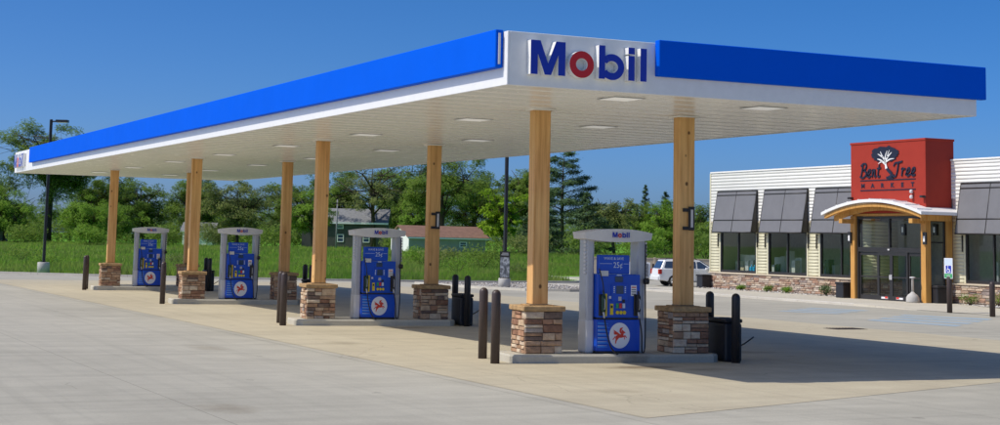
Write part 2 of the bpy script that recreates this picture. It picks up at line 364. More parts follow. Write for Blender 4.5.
M['awn'] = paint('awning_grey', (0.175, 0.175, 0.185), 0.6, 0.06, scale=2)
M['sidew'] = paint('siding_white', (0.88, 0.875, 0.82), 0.55, 0.04, scale=0.8)
M['sideb'] = paint('siding_cream', (0.70, 0.665, 0.47), 0.55, 0.04, scale=0.8)
M['trim'] = paint('trim_cream', (0.66, 0.56, 0.41), 0.5, 0.04)
M['mred'] = paint('market_red', (0.37, 0.044, 0.029), 0.6, 0.05, scale=1.5, spec=0.12)
M['ink'] = paint('sign_ink', (0.012, 0.014, 0.035), 0.45, 0.1)
M['glass'] = glass_mat('store_glass', (0.90, 0.93, 0.91)); M['carglass'] = glass_mat('car_glass', (0.12, 0.14, 0.16))
M['inside'] = paint('interior_wall', (0.66, 0.66, 0.62), 0.8, 0.1); M['insidef'] = paint('interior_floor', (0.34, 0.31, 0.27), 0.5, 0.15)
M['aqua'] = paint('aqua_plastic', (0.02, 0.35, 0.62), 0.35, 0.1)
M['carwhite'] = paint('car_white', (0.82, 0.83, 0.85), 0.2, 0.01); M['tyre'] = paint('tyre', (0.02, 0.02, 0.021), 0.8, 0.15)
M['alloy'] = paint('alloy', (0.55, 0.56, 0.58), 0.3, 0.08, metal=0.7); M['taillight'] = paint('tail_light', (0.45, 0.02, 0.015), 0.2, 0.05)
M['tanwall'] = paint('tan_fence', (0.52, 0.44, 0.33), 0.7, 0.08, scale=1.2); M['louvre'] = paint('louvre_grey', (0.22, 0.23, 0.24), 0.5, 0.1)
M['pole'] = paint('pole_black', (0.02, 0.02, 0.022), 0.4, 0.1); M['polebase'] = paint('pole_base', (0.50, 0.49, 0.46), 0.85, 0.12, scale=4, spec=0.2)
M['bark'] = paint('bark', (0.085, 0.065, 0.05), 0.95, 0.35, scale=5, spec=0.1)
M['hwall'] = paint('house_charcoal', (0.085, 0.082, 0.076), 0.7, 0.12, scale=0.8); M['hroof'] = paint('house_shingle', (0.23, 0.235, 0.24), 0.85, 0.2, scale=3)
M['broof'] = paint('shed_roof', (0.26, 0.145, 0.10), 0.8, 0.2, scale=2); M['bwall'] = paint('shed_wall', (0.36, 0.355, 0.30), 0.7, 0.12, scale=1)
M['gravel'] = paint('gravel', (0.40, 0.38, 0.35), 0.95, 0.45, scale=14, spec=0.1)

# ------------------------------------------------------------------ ground, lot, kerbs
def sstep(a, b, x): t = np.clip((x-a)/(b-a), 0, 1); return t*t*(3-2*t)
def gz(x, y):
    """height of the field"""
    d = x*math.sin(TH) + y*math.cos(TH)
    und = 0.10*np.sin(x*0.09+0.7)*np.sin(y*0.061) * sstep(105, 150, d)
    return -0.03 + 0.5*sstep(100, 225, d) + und
def ground_material():
    mt, nt, b = nodes('field_soil'); p = pos(nt)
    n1 = noise(nt, p, 0.06, 5, 0.6); n2 = noise(nt, p, 1.7, 5, 0.7)
    c = ramp(nt, n1, [(0.3, (0.12, 0.32, 0.025)), (0.55, (0.16, 0.38, 0.035)), (0.75, (0.24, 0.36, 0.07))])
    c = mix(nt, 0.6, c, ramp(nt, n2, [(0.3, (0.34, 0.36, 0.32)), (0.7, (0.62, 0.62, 0.55))]), 'OVERLAY')
    L(nt, c, b.inputs['Base Color']); b.inputs['Roughness'].default_value = 0.95; b.inputs['Specular IOR Level'].default_value = 0.1
    bump(nt, b, n2, 0.05, 0.6); return mt
M['soil'] = ground_material()
fs = np.concatenate([[-9000, -3000, -800, -250, -100, -50, -20], np.arange(0, 80, 10), np.arange(80, 330, 6), [350, 400, 500, 700, 1200, 2500, 5000, 9000]])
rs = np.concatenate([[-9000, -3000, -1000, -400, -200], np.arange(-130, 131, 6), [200, 400, 1000, 3000, 9000]])
FF, RR = np.meshgrid(fs, rs, indexing='ij')
GX = FF*math.sin(TH) + RR*math.cos(TH); GY = FF*math.cos(TH) - RR*math.sin(TH)
V = np.stack([GX, GY, gz(GX, GY)], -1).reshape(-1, 3); nr = len(rs)
I, J = np.meshgrid(np.arange(len(fs)-1), np.arange(nr-1), indexing='ij'); a = (I*nr + J).ravel()
g = np_mesh('ground', V, np.stack([a, a+1, a+nr+1, a+nr], 1), M['soil'], smooth=True); g['kind'] = 'structure'
def sheet(name, pts, z, mat, th=0.0):
    mb = MB(); vs_ = [mb.bm.verts.new((x, y, z)) for x, y in pts]
    f = mb.bm.faces.new(vs_); f.normal_update()
    if f.normal.z < 0: f.normal_flip()
    o = mb.build(name, mat, None, (pts[0][0], pts[0][1], z), normals=False); o['kind'] = 'structure'; return o
EDGE = [(-60, 152), (-20, 119), (5, 98.8), (13.9, 91.7), (18, 88.4), (23, 85.4), (29, 83.2), (34, 82.2), (40, 82.0), (45, 83.2), (48.5, 87), (49.5, 93), (50.5, 98.5), (90, 98.5)]
sheet('parking_lot', [(-190, -120), (110, -120), (110, 98.5)] + EDGE[::-1] + [(-190, 152)], 0.0, M['lot'])
sheet('fuel_pad', [(11.35, 18.9), (21.2, 22.5), (30.5, 26.0), (30.5, 80.5), (11.35, 80.5)], 0.004, M['pad'])
def kerb_run(name, pts, w, z0, z1, mat, bev=0.03):
    """kerb of separate straight lengths laid end to end"""
    mb = MB()
    Lp, Rp = [], []
    for i, p in enumerate(pts):
        a, b = Vector(pts[max(i-1, 0)]), Vector(pts[min(i+1, len(pts)-1)]); d = (b-a).normalized(); n = Vector((-d.y, d.x))
        Lp.append(Vector(p)+n*w/2); Rp.append(Vector(p)-n*w/2)
    mb.strip(Lp, Rp, lambda a, b, c: (a, b, c), z0, z1)
    o = mb.build(name, mat); o['kind'] = 'structure'; return o
kerb_run('kerb', EDGE[:-1], 0.18, -0.05, 0.115, M['kerb'])
# footway before the market, with its kerb; flush ramp at the accessible bays
sheet('sidewalk', [(42.05, 53.4), (42.05, 72.9), (46.55, 72.9), (46.55, 53.4)], 0.10, M['walk'])
sheet('ramp', [(42.05, 36), (42.05, 49.5), (47.6, 49.5), (47.6, 36)], 0.012, M['walk'])
mb = MB(); mb.prism([(49.5, -0.01), (53.4, -0.01), (53.4, 0.0995), (49.5, 0.0115)], lambda a, b, c: (c, a, b), 41.85, 47.6)
mb.build('ramp', M['walk'])['kind'] = 'structure'
mb = MB().box(41.85, 42.05, 53.4, 72.9, -0.02, 0.104, 0, 0.02).box(41.85, 47.6, 72.9, 73.1, -0.02, 0.104, 0, 0.02)
mb.build('kerb', M['kerb'])['kind'] = 'structure'
sheet('planting_bed', [(46.55, 59.6), (46.55, 72.9), (47.5, 72.9), (47.5, 59.6)], 0.085, M['gravel'])
sheet('planting_bed', [(46.9, 36), (46.9, 53.2), (47.6, 53.2), (47.6, 36)], 0.06, M['gravel'])
BED = [(33.0, 78.5), (33.6, 72), (34.7, 69.0), (36.6, 68.2), (38.6, 68.9), (40.0, 72), (40.6, 77), (39.6, 79.2), (36, 78.6)]
sheet('planting_bed', BED, 0.075, M['gravel'])
kerb_run('kerb', BED + [BED[0]], 0.16, -0.02, 0.12, M['kerb'])
# faded blue accessible bay paint
def worn_paint(name, col, conc, cover):
    mt, nt, b = nodes(name); p = pos(nt)
    n1 = noise(nt, p, 1.3, 6, 0.7); n2 = noise(nt, p, 12, 4, 0.7)
    fac = ramp(nt, mathn(nt, 'ADD', mathn(nt, 'MULTIPLY', n1, 0.6), mathn(nt, 'MULTIPLY', n2, 0.4)), [(cover-0.1, (0.85, 0.85, 0.85)), (cover+0.12, (0.1, 0.1, 0.1))])
    L(nt, mix(nt, fac, conc, col), b.inputs['Base Color']); b.inputs['Roughness'].default_value = 0.8; return mt
M['bluepaint'] = worn_paint('blue_bay_paint', (0.26, 0.42, 0.54), (0.52, 0.49, 0.42), 0.52)
for (p0, p1, p2, p3) in (((34.8, 48.8), (38.8, 52.0), (39.8, 49.6), (35.8, 46.6)), ((33.9, 42.6), (39.0, 46.6), (40.4, 43.6), (34.4, 38.9))):
    # hatch stripes running across the aisle
    P = [Vector(p) for p in (p0, p1, p2, p3)]; n = 4
    for k in range(n):
        t0, t1 = k/n, k/n + 0.62/n
        q = [P[0].lerp(P[1], t0), P[0].lerp(P[1], t1), P[3].lerp(P[2], t1), P[3].lerp(P[2], t0)]
        sheet('painted_hatching', [tuple(x) for x in q], 0.004, M['bluepaint'])
M['iron'] = paint('cast_iron', (0.05, 0.035, 0.028), 0.7, 0.3, scale=10)
t = empty('storm_grate', (29.56, 38.06, 0), 'dark iron storm drain grate set in the concrete before the market', 'drain grate')
bx('frame', M['iron'], t, 29.0, 30.1, 37.75, 38.4, 0.001, 0.012)
for k in range(9): bx('bar', M['iron'], t, 29.06+k*0.113, 29.12+k*0.113, 37.8, 38.35, 0.012, 0.022)

# ------------------------------------------------------------------ fuel canopy
U0, U1, V0, V1, ZB, ZT = 11.71, 21.94, 24.14, 75.0, 4.948, 5.855
UC, VC, DV, PHI, HALF = 16.13, 28.26, 12.944, -0.116, 1.583     # islands, posts and pumps stand a little skew to the canopy
def isl(du, dv, i): c, s = math.cos(PHI), math.sin(PHI); return (UC + du*c - dv*s, VC + i*DV + du*s + dv*c)
can = empty('fuel_canopy', ((U0+U1)/2, (V0+V1)/2, 0), 'long blue and white filling station canopy on timber posts with stone piers', 'canopy')
bx('deck', M['lgrey'], can, U0+0.06, U1-0.06, V0+0.06, V1-0.06, ZB+0.10, ZB+0.28)
# soffit of separate pans running across the canopy
sof = bx('soffit', M['louvre'], can, U0+0.05, U1-0.05, V0+0.05, V1-0.05, ZB+0.055, ZB+0.095)
npan = 127; pw = (V1-V0-0.12)/npan
pan0 = MB().box(U0+0.055, U1-0.055, 0, pw-0.03, ZB+0.005, ZB+0.05, 0, 0.02).build('panel', M['soffit'], None)
pme = pan0.data; pb = pan0.location.copy(); bpy.data.objects.remove(pan0)
for k in range(npan):
    link('panel', pme, sof, Vector((pb.x, V0+0.06+k*pw+(pw-0.03)/2, ZB+0.005+(0.010 if k % 2 else 0.0))) - wloc(sof))
def fascia(x0, x1, y0, y1, z1=ZT): return bx('fascia', M['white'], can, x0, x1, y0, y1, ZB-0.012, z1, 0.008)
fascia(U0, U0+0.05, V0, V1); fascia(U0+0.0502, U1, V0, V0+0.05); fascia(U1-0.05, U1, V0+0.0502, V1, ZB+0.45); fascia(U0+0.0502, U1-0.0502, V1-0.05, V1)  # market-side fascia, out of view, is made lower to shorten the canopy's shadow
BZ0, BZ1, BT = 5.235, 5.885, 0.15
bl = bx('blue_band', M['blue'], can, U0-BT, U0-0.004, V0+0.16, 70.4, BZ0, BZ1, 0.012)
bx('lamp_strip', M['lgrey'], bl, U0-BT+0.05, U0-BT+0.085, V0+0.135, V0+0.159, BZ0+0.06, BZ1-0.06)
bx('blue_band', M['blue'], can, 14.60, U1+0.12, V0-BT, V0-0.004, BZ0+0.02, BZ1+0.01, 0.012)
bx('blue_band', M['blue'], can, 11.9, U1-0.1, V1+0.004, V1+BT, BZ0, BZ1, 0.012)
# lettering: blue M b i l and a red o, white returns
def arc(cx, cy, rx, ry, a0, a1, n=28): return [(cx+rx*math.cos(R(a0+(a1-a0)*i/n)), cy+ry*math.sin(R(a0+(a1-a0)*i/n))) for i in range(n+1)]
def glyph(mb, ch, fn, x, s, c0, c1, m, ms):
    """cap height 1 scaled by s, x offset in metres"""
    F = lambda a, b, c: fn(x + a*s, b*s, c)
    if ch == 'M':
        mb.prism([(0, 0), (0.235, 0), (0.235, 0.60), (0.47, 0), (0.675, 0), (0.91, 0.60), (0.91, 0), (1.145, 0), (1.145, 1), (0.83, 1), (0.5725, 0.34), (0.315, 1), (0, 1)], F, c0, c1, m, ms)
    elif ch == 'o':
        mb.strip(arc(0.41, 0.38, 0.41, 0.40, 0, 360)[:-1], arc(0.41, 0.38, 0.195, 0.185, 0, 360)[:-1], F, c0, c1, m, ms, True)
    elif ch == 'b':
        mb.prism([(0, 0), (0.215, 0), (0.215, 1), (0, 1)], F, c0, c1, m, ms)
        mb.strip(arc(0.45, 0.37, 0.42, 0.39, -118, 118), arc(0.45, 0.37, 0.205, 0.18, -118, 118), F, c0, c1, m, ms)
        mb.strip(arc(0.45, 0.37, 0.42, 0.39, 118, 150, 6), arc(0.45, 0.37, 0.205, 0.18, 118, 150, 6), F, c0, c1-0.0008, m, ms)
        mb.strip(arc(0.45, 0.37, 0.42, 0.39, -150, -118, 6), arc(0.45, 0.37, 0.205, 0.18, -150, -118, 6), F, c0, c1-0.0008, m, ms)
    elif ch == 'i':
        mb.prism([(0, 0), (0.22, 0), (0.22, 0.75), (0, 0.75)], F, c0, c1, m, ms)
        mb.prism([(0, 0.80), (0.22, 0.80), (0.22, 1), (0, 1)], F, c0, c1, m, ms)
    elif ch == 'l':
        mb.prism([(0, 0), (0.22, 0), (0.22, 1), (0, 1)], F, c0, c1, m, ms)
GX0 = {'M': 0.0, 'o': 1.285, 'b': 2.27, 'i': 3.28, 'l': 3.70}
def big_sign(fn, s):
    for ch, x in GX0.items():
        mb = MB(); glyph(mb, ch, fn, x*s, s, 0.006, 0.14, 0, 1)
        # white trim cap edge: a slightly larger back plate of the same outline
        o = mb.build('letter', [M['red' if ch == 'o' else 'navy'], M['white']], can)
        o['label'] = ('red' if ch == 'o' else 'blue') + ' letter ' + ch
big_sign(lambda a, b, c: (12.08+a, V0-c, 5.135+b), 0.58)
big_sign(lambda a, b, c: (U0-c, 74.35-a, 5.135+b), 0.58)
# posts, stone piers
def stone_rect(a0, a1, b0, b1, hr, wr, rnd):
    """coursed ledgestone layout: yields (a0,a1,b0,b1)"""
    b = b0
    while b < b1 - 0.02:
        h = rnd.uniform(*hr)
        if b + h > b1 - hr[0]*0.8: h = b1 - b
        a = a0
        while a < a1 - 0.02:
            w = rnd.uniform(*wr)*(0.8 if h < hr[0]*1.3 else 1.0)
            if a + w > a1 - wr[0]*0.7: w = a1 - a
            if h > 0.12 and rnd.random() < 0.35:
                hs = h*rnd.uniform(0.4, 0.6); yield (a, a+w, b, b+hs); yield (a, a+w, b+hs, b+h)
            else: yield (a, a+w, b, b+h)
            a += w
        b += h
def stone_unit(seed):
    """unit stone: a 0..1, b 0..1, face towards c=1, chamfered and uneven"""
    rn = random.Random(seed); bm = bmesh.new(); e = 0.07
    B = [(0, 0), (1, 0), (1, 1), (0, 1)]; Fp = [(e, 1.6*e), (1-e, 1.6*e), (1-e, 1-1.6*e), (e, 1-1.6*e)]
    j = lambda s: rn.uniform(-s, s)
    v0 = [bm.verts.new((a, b, 0)) for a, b in B]; v1 = [bm.verts.new((a+j(.012), b+j(.03), 0.62+j(.1))) for a, b in B]
    v2 = [bm.verts.new((a+j(.04), b+j(.06), 0.9+j(.2))) for a, b in Fp]; cv = bm.verts.new((0.5+j(.2), 0.5+j(.15), 1.0+j(.12)))
    for i in range(4):
        k = (i+1) % 4
        bm.faces.new((v0[i], v0[k], v1[k], v1[i])); bm.faces.new((v1[i], v1[k], v2[k], v2[i])); bm.faces.new((v2[i], v2[k], cv))
    bmesh.ops.recalc_face_normals(bm, faces=bm.faces[:])
    co = [v.co[:] for v in bm.verts]; bm.verts.index_update(); fc = [[v.index for v in f.verts] for f in bm.faces]; bm.free()
    return np.array(co), fc
SU = [stone_unit(k) for k in range(6)]
def stone_mesh(k, mat):
    me = bpy.data.meshes.new('stone'); me.from_pydata([tuple(c) for c in SU[k][0]], [], SU[k][1]); me.materials.append(mat); me.update(); return me
SMESH = {nm: [stone_mesh(k, M[nm]) for k in range(6)] for nm in ('stone', 'ledge')}
def face_matrix(face, o):
    """columns a, b, c (outward) for a wall face, origin o"""
    A = {'-y': (1, 0, 0), '-x': (0, -1, 0), '+y': (-1, 0, 0), '+x': (0, 1, 0)}[face]; C = {'-y': (0, -1, 0), '-x': (-1, 0, 0), '+y': (0, 1, 0), '+x': (1, 0, 0)}[face]
    m = Matrix((A, (0, 0, 1), C)).transposed().to_4x4(); m.translation = Vector(o); return m
def lay_stones(parent, face, o, width, height, depth, hr, wr, seed, key, single):
    rnd = random.Random(seed); fm = face_matrix(face, o); g = 0.006
    P, Fc = [], []
    for (a0, a1, b0, b1) in stone_rect(0, width, 0, height, hr, wr, rnd):
        k = rnd.randrange(6); d = depth*rnd.uniform(0.65, 1.25)
        mt = fm @ Matrix.Translation((a0+g, b0+g, 0)) @ Matrix.Diagonal((a1-a0-2*g, b1-b0-2*g, d, 1))
        if single:
            ob = link('stone', SMESH[key][k], parent)
            mt.translation -= wloc(parent); ob.matrix_local = mt
        else:
            base = len(P); P += [mt @ Vector(c) for c in SU[k][0]]; Fc += [[i+base for i in f] for f in SU[k][1]]
    return P, Fc
def joined_stones(name, P, Fc, mat, parent, origin):
    me = bpy.data.meshes.new(name); me.from_pydata([tuple(p - Vector(origin)) for p in P], [], Fc); me.materials.append(mat); me.update()
    o = link(name, me, parent, Vector(origin) - wloc(parent)); o['kind'] = 'stuff'; return o
PH = 0.405
for i in range(4):
    for j, du in enumerate((-HALF, HALF)):
        uc, vc = isl(du, 0, i); zi = 0.166; hh = 0.985 - zi - 0.004
        pier = bx('stone_pier', M['mortar'], can, uc-PH+0.05, uc+PH-0.05, vc-PH+0.05, vc+PH-0.05, zi-0.01, 0.985)
        # weathered cap slab
        w = 0.437
        mb = MB().box(uc-w, uc+w, vc-w, vc+w, 0.985, 1.085, 0, 0.014); mb.build('cap', M['cap'], pier)
        bx('cap_step', M['cap'], pier, uc-0.26, uc+0.26, vc-0.26, vc+0.26, 1.0852, 1.104, 0.006)
        S, dd = 2*(PH-0.05), 0.05
        P, Fc = [], []
        for fi, (face, o, ww) in enumerate((('-y', (uc-PH+0.05, vc-PH+0.05, zi), S), ('-x', (uc-PH+0.05, vc+PH-0.05, zi), S), ('+y', (uc+PH-0.05, vc+PH-0.05, zi), S), ('+x', (uc+PH-0.05, vc-PH+0.05, zi), S))):
            # corners: the long faces lap over the short ones by the stone depth
            if face in ('-y', '+y'):
                sx = 1 if face == '-y' else -1
                o = (o[0]-sx*dd*0.8, o[1], o[2]); ww = S + 1.6*dd
            p_, f_ = lay_stones(pier, face, o, ww, hh, dd, (0.07, 0.17), (0.16, 0.40), 100*i+10*j+fi, 'stone', fi < 2 and i < 2)
            nb = len(P); P += p_; Fc += [[q+nb for q in f] for f in f_]
        joined_stones('stone_cladding', P, Fc, M['stone_i'], pier, (uc, vc, zi))
        pw2 = 0.165
        post = bx('post', M['post'], can, uc-pw2, uc+pw2, vc-pw2, vc+pw2, 1.1042, ZB+0.003, 0.012)
        bx('shoe', M['dark'], post, uc-pw2-0.006, uc+pw2+0.006, vc-pw2-0.006, vc+pw2+0.006, 1.1044, 1.116)
        mb = MB()
        for s_ in (-1, 1):
            mb.box(uc-0.235, uc+0.235, vc+s_*0.235-0.0+(-0.02 if s_ > 0 else 0.0), vc+s_*0.235+(0.0 if s_ > 0 else 0.02), ZB-0.03, ZB+0.004)
            mb.box(uc+s_*0.235-(0.02 if s_ > 0 else 0), uc+s_*0.235+(0.0 if s_ > 0 else 0.02), vc-0.2148, vc+0.2148, ZB-0.03, ZB+0.004)
        o = mb.build('collar', M['soffit'], post); o['kind'] = 'stuff'
        if j == 1 and i < 2:
            br = MB().box(uc+0.02, uc+0.15, vc-pw2-0.05, vc-pw2-0.002, 2.62, 3.10, 0, 0.01).box(uc+0.06, uc+0.11, vc-pw2-0.056, vc-pw2-0.0505, 2.68, 3.04, 1)
            br = br.build('wall_unit', [M['bblack'], M['lgrey']], post)
            for zz in (2.66, 3.03): bx('bracket', M['bblack'], br, uc-0.10, uc+0.019, vc-pw2-0.03, vc-pw2-0.002, zz-0.035, zz+0.035)
        pier.rotation_euler = (0, 0, PHI); post.rotation_euler = (0, 0, PHI)
for i in range(4):
    for sgn in (-1, 1):
        for uc in (14.62, 17.75):
            vc = VC + i*DV + sgn*3.22 + 0.3
            if vc < V0+0.5 or vc > V1-0.5: continue
            lt = bx('canopy_light', M['grey'], can, uc-0.33, uc+0.33, vc-0.33, vc+0.33, ZB-0.008, ZB+0.004, 0.002)
            bx('lens', M['litlens'], lt, uc-0.29, uc+0.29, vc-0.29, vc+0.29, ZB-0.0115, ZB-0.0082, 0.001)

# ------------------------------------------------------------------ islands
def island(i):
    vc = VC + i*DV; x0, x1, y0, y1, c = UC-2.30, UC+2.14, vc-0.64, vc+0.64, 0.18
    mb = MB(); pts = [(x0+c, y0), (x1-c, y0), (x1, y0+c), (x1, y1-c), (x1-c, y1), (x0+c, y1), (x0, y1-c), (x0, y0+c)]
    mb.prism(pts, lambda a, b, z: (a, b, z), 0.0, 0.13)
    ins = [(((a-UC)*0.992)+UC, ((b-vc)*0.965)+vc) for a, b in pts]
    t = mb.bm
    A = [t.verts.new((a, b, 0.1302)) for a, b in pts]; B = [t.verts.new((a, b, 0.166)) for a, b in ins]
    for k in range(8): t.faces.new((A[k], A[(k+1) % 8], B[(k+1) % 8], B[k]))
    t.faces.new(B)
    o = mb.build('pump_island', M['island'], None, (UC, vc, 0)); o.rotation_euler = (0, 0, PHI); return o
WHERE = ['nearest the camera', 'second from the camera', 'third from the camera', 'farthest from the camera']
for i in range(4): tag(island(i), 'low concrete pump island under the canopy, ' + WHERE[i], 'island', 'pump islands under the canopy')

# ------------------------------------------------------------------ fuel dispensers
def make_dispenser():
    uc, vc, z = 15.99, VC, 0.166
    t = empty('fuel_dispenser', (uc, vc, z))
    fn = lambda a, b, c: (uc+a, vc-0.36-c, z+b)                       # front face, towards the camera
    bx('plinth', M['black'], t, uc-0.53, uc+0.53, vc-0.33, vc+0.33, z, z+0.05)
    cab = bx('cabinet', M['dblue'], t, uc-0.52, uc+0.52, vc-0.36, vc+0.36, z+0.70, z+1.55, 0.02, 2)
    low = bx('lower_door', M['dblue'], t, uc-0.53, uc+0.53, vc-0.345, vc+0.345, z+0.0502, z+0.665, 0.012)
    bx('gap_trim', M['black'], t, uc-0.50, uc+0.50, vc-0.33, vc+0.33, z+0.6652, z+0.6998)
    for s_ in (-1, 1):
        mb = MB().box(uc+s_*0.625-0.10, uc+s_*0.625+0.10, vc-0.20, vc+0.20, z, z+2.26, 0, 0.05, 3)
        pil = mb.build('pillar', M['grey'], t)
        bx('pillar_skirt', M['lgrey'], pil, uc+s_*0.625-0.108, uc+s_*0.625+0.108, vc-0.208, vc+0.208, z+0.001, z+0.66, 0.045, 3)
        mb = MB()
        for k in range(9): mb.box(uc+s_*0.745-0.02, uc+s_*0.745+0.02, vc-0.19, vc-0.12, z+1.55+k*0.075, z+1.60+k*0.075, 0, 0.006)
        o = mb.build('hose_guides', M['lgrey'], pil); o['kind'] = 'stuff'
    # bowed head sign
    n = 16; up_, lo_ = [], []
    for k in range(n+1):
        a = -1 + 2*k/n; up_.append((a*0.83, 2.445-0.075*a*a)); lo_.append((a*(0.83-0.02), 2.185+0.055*a*a))
    mb = MB(); fl = 0.0
    Pf = []
    for k in range(n+1):
        a = -1 + 2*k/n; bow = 0.33 + 0.10*(1-a*a)
        Pf.append((uc+up_[k][0], uc+lo_[k][0], z+up_[k][1], z+lo_[k][1], bow))
    vv = [[mb.bm.verts.new(p) for p in ((xu, vc-bw, zu), (xl, vc-bw+0.02, zl), (xl, vc+bw-0.02, zl), (xu, vc+bw, zu))] for xu, xl, zu, zl, bw in Pf]
    for a, b in zip(vv, vv[1:]):
        for q in range(4): f = mb.bm.faces.new((a[q], a[(q+1) % 4], b[(q+1) % 4], b[q]))
    mb.bm.faces.new(vv[0]); mb.bm.faces.new(vv[-1])
    val = mb.build('head_sign', M['lgrey'], t)
    mb = MB(); s_ = 0.105; tot = 3.92*s_
    for ch, x in GX0.items(): glyph(mb, ch, lambda a, b, c: (uc-tot/2+a, vc-0.432-c, z+2.275+b), x*s_, s_, 0.0, 0.006, 1 if ch == 'o' else 0, None)
    o = mb.build('lettering', [M['navy'], M['red']], val); o['kind'] = 'stuff'
    # advert topper
    top = bx('topper', M['dblue'], t, uc-0.49, uc+0.27, vc-0.33, vc-0.21, z+1.56, z+1.93, 0.012)
    mb = MB(); text_into(mb, 'WAVE & SAVE', lambda a, b, c: (uc-0.12+a, vc-0.331-c, z+1.835+b), 0.078, 0, 0.002)
    text_into(mb, '25¢', lambda a, b, c: (uc-0.02+a, vc-0.331-c, z+1.68+b), 0.16, 0, 0.002)
    mb.box(uc-0.46, uc-0.16, vc-0.333, vc-0.3305, z+1.755, z+1.762, 0).box(uc+0.12, uc+0.24, vc-0.333, vc-0.3305, z+1.755, z+1.762, 0)
    o = mb.build('lettering', M['pale'], top, normals=False); o['kind'] = 'stuff'
    bx('card_holder', M['lgrey'], t, uc-0.46, uc-0.27, vc-0.385, vc-0.337, z+1.515, z+1.62, 0.006)
    # front: screens, keypad, buttons, stickers
    def plate(name, mat, a0, a1, b0, b1, th=0.012, par=cab, bev=0.004): return bx(name, mat, par, uc+a0, uc+a1, vc-0.36-th, vc-0.3605, z+b0, z+b1, bev)
    plate('display', M['screen'], -0.10, 0.09, 1.40, 1.51)
    bez = plate('bezel', M['dblue'], -0.19, 0.20, 1.02, 1.36, 0.025)
    plate('display', M['screen'], -0.08, 0.10, 1.17, 1.33, 0.032, bez)
    for a in (-0.145, 0.125):
        for k in range(4): plate('soft_key', M['pale'], a, a+0.03, 1.19+k*0.035, 1.21+k*0.035, 0.032, bez, 0.0)
    plate('keypad', M['grey'], -0.03, 0.05, 1.035, 1.115, 0.034, bez)
    plate('card_slot', M['black'], 0.07, 0.13, 1.0, 1.06, 0.04)
    for k, (a, mt) in enumerate(((-0.045, 'green'), (0.035, 'lred'), (0.115, 'pale'))): plate('push_button', M[mt], a-0.03, a+0.032, 0.89, 0.985, 0.02)
    for k in range(3):
        a = -0.04 + 0.085*k; mb = MB().cyl((uc+a, vc-0.361, z+0.805), (uc+a, vc-0.385, z+0.805), 0.038, n=12); mb.build('grade_button', M['yellow'], cab)
    plate('sticker', M['yellow'], -0.215, -0.135, 0.76, 0.975, 0.004, cab, 0.0)
    plate('sticker', M['black'], -0.20, -0.15, 0.89, 0.94, 0.006, cab, 0.0)
    plate('sticker', M['disc'], -0.245, -0.19, 1.075, 1.125, 0.004, cab, 0.0)
    plate('sticker', M['disc'], 0.135, 0.185, 1.115, 1.165, 0.004, cab, 0.0)
    mb = MB().box(uc+0.29, uc+0.43, vc-0.366, vc-0.3605, z+1.13, z+1.34)
    for k in range(4): mb.box(uc+0.305, uc+0.415, vc-0.368, vc-0.3662, z+1.155+k*0.045, z+1.175+k*0.045, 2 if k == 3 else 1)
    mb.build('notice', [M['disc'], M['louvre'], M['lred']], cab)
    plate('sticker', M['pale'], -0.06, 0.06, 1.525, 1.545, 0.004, cab, 0.0)
    # light streaks and winged horse disc on the lower door
    ny = lambda a, b, c: (uc+a, vc-0.346-c, z+b)
    mb = MB()
    for k in range(7):
        b = 0.12 + k*0.075; w = 0.36 - 0.035*abs(k-3)
        mb.prism([(-0.50, b), (-0.50+w, b+0.008), (-0.50+w, b+0.018), (-0.50, b+0.05)], ny, 0, 0.003)
    o = mb.build('streaks', M['lblue'], low); o['kind'] = 'stuff'
    mb = MB()
    for k in range(6): mb.prism([(-0.50, 0.155+k*0.075), (-0.27, 0.158+k*0.075), (-0.27, 0.162+k*0.075), (-0.50, 0.165+k*0.075)], ny, 0.003, 0.005)
    o = mb.build('streak_lines', M['pale'], low); o['kind'] = 'stuff'
    mb = MB(); mb.prism(arc(0.03, 0.355, 0.25, 0.25, 0, 360, 40)[:-1], ny, 0.003, 0.010)
    disc = mb.build('emblem_disc', M['disc'], low)
    S_ = 0.245; hf = lambda a, b, c: ny(0.03+a*S_, 0.355+b*S_, c)
    mb = MB()
    horse = [(-0.42, -0.18), (-0.36, -0.02), (-0.18, 0.06), (0.08, 0.08), (0.18, 0.22), (0.20, 0.40), (0.30, 0.46), (0.42, 0.34), (0.56, 0.26), (0.55, 0.18), (0.44, 0.20), (0.38, 0.10), (0.38, -0.02),
             (0.56, 0.03), (0.72, -0.16), (0.66, -0.20), (0.54, -0.07), (0.34, -0.14), (0.16, -0.18), (-0.06, -0.18), (-0.16, -0.28), (-0.30, -0.42), (-0.36, -0.62), (-0.44, -0.66), (-0.43, -0.44), (-0.40, -0.32)]
    mb.prism(horse, hf, 0.010, 0.013)
    mb.prism([(0.30, -0.02), (0.50, -0.02), (0.52, -0.30), (0.46, -0.31), (0.43, -0.12), (0.28, -0.12)], hf, 0.010, 0.0135)
    mb.prism([(-0.40, -0.10), (-0.58, -0.30), (-0.70, -0.34), (-0.69, -0.28), (-0.60, -0.22), (-0.46, -0.04)], hf, 0.010, 0.0135)
    for k in range(4):
        mb.prism([(0.12-0.05*k, 0.06), (-0.14-0.02*k, 0.20+0.02*k), (-0.66+0.02*k, 0.50-0.115*k), (-0.60+0.02*k, 0.43-0.115*k), (-0.16, 0.08-0.01*k)], hf, 0.0136, 0.0142+0.0006*k)
    mb.prism([(0.08, 0.14), (-0.04, 0.34), (0.04, 0.60), (0.34, 0.66), (0.26, 0.56), (0.16, 0.40), (0.18, 0.2)], hf, 0.0136, 0.0150)
    o = mb.build('winged_horse', M['peg'], disc); o['kind'] = 'stuff'
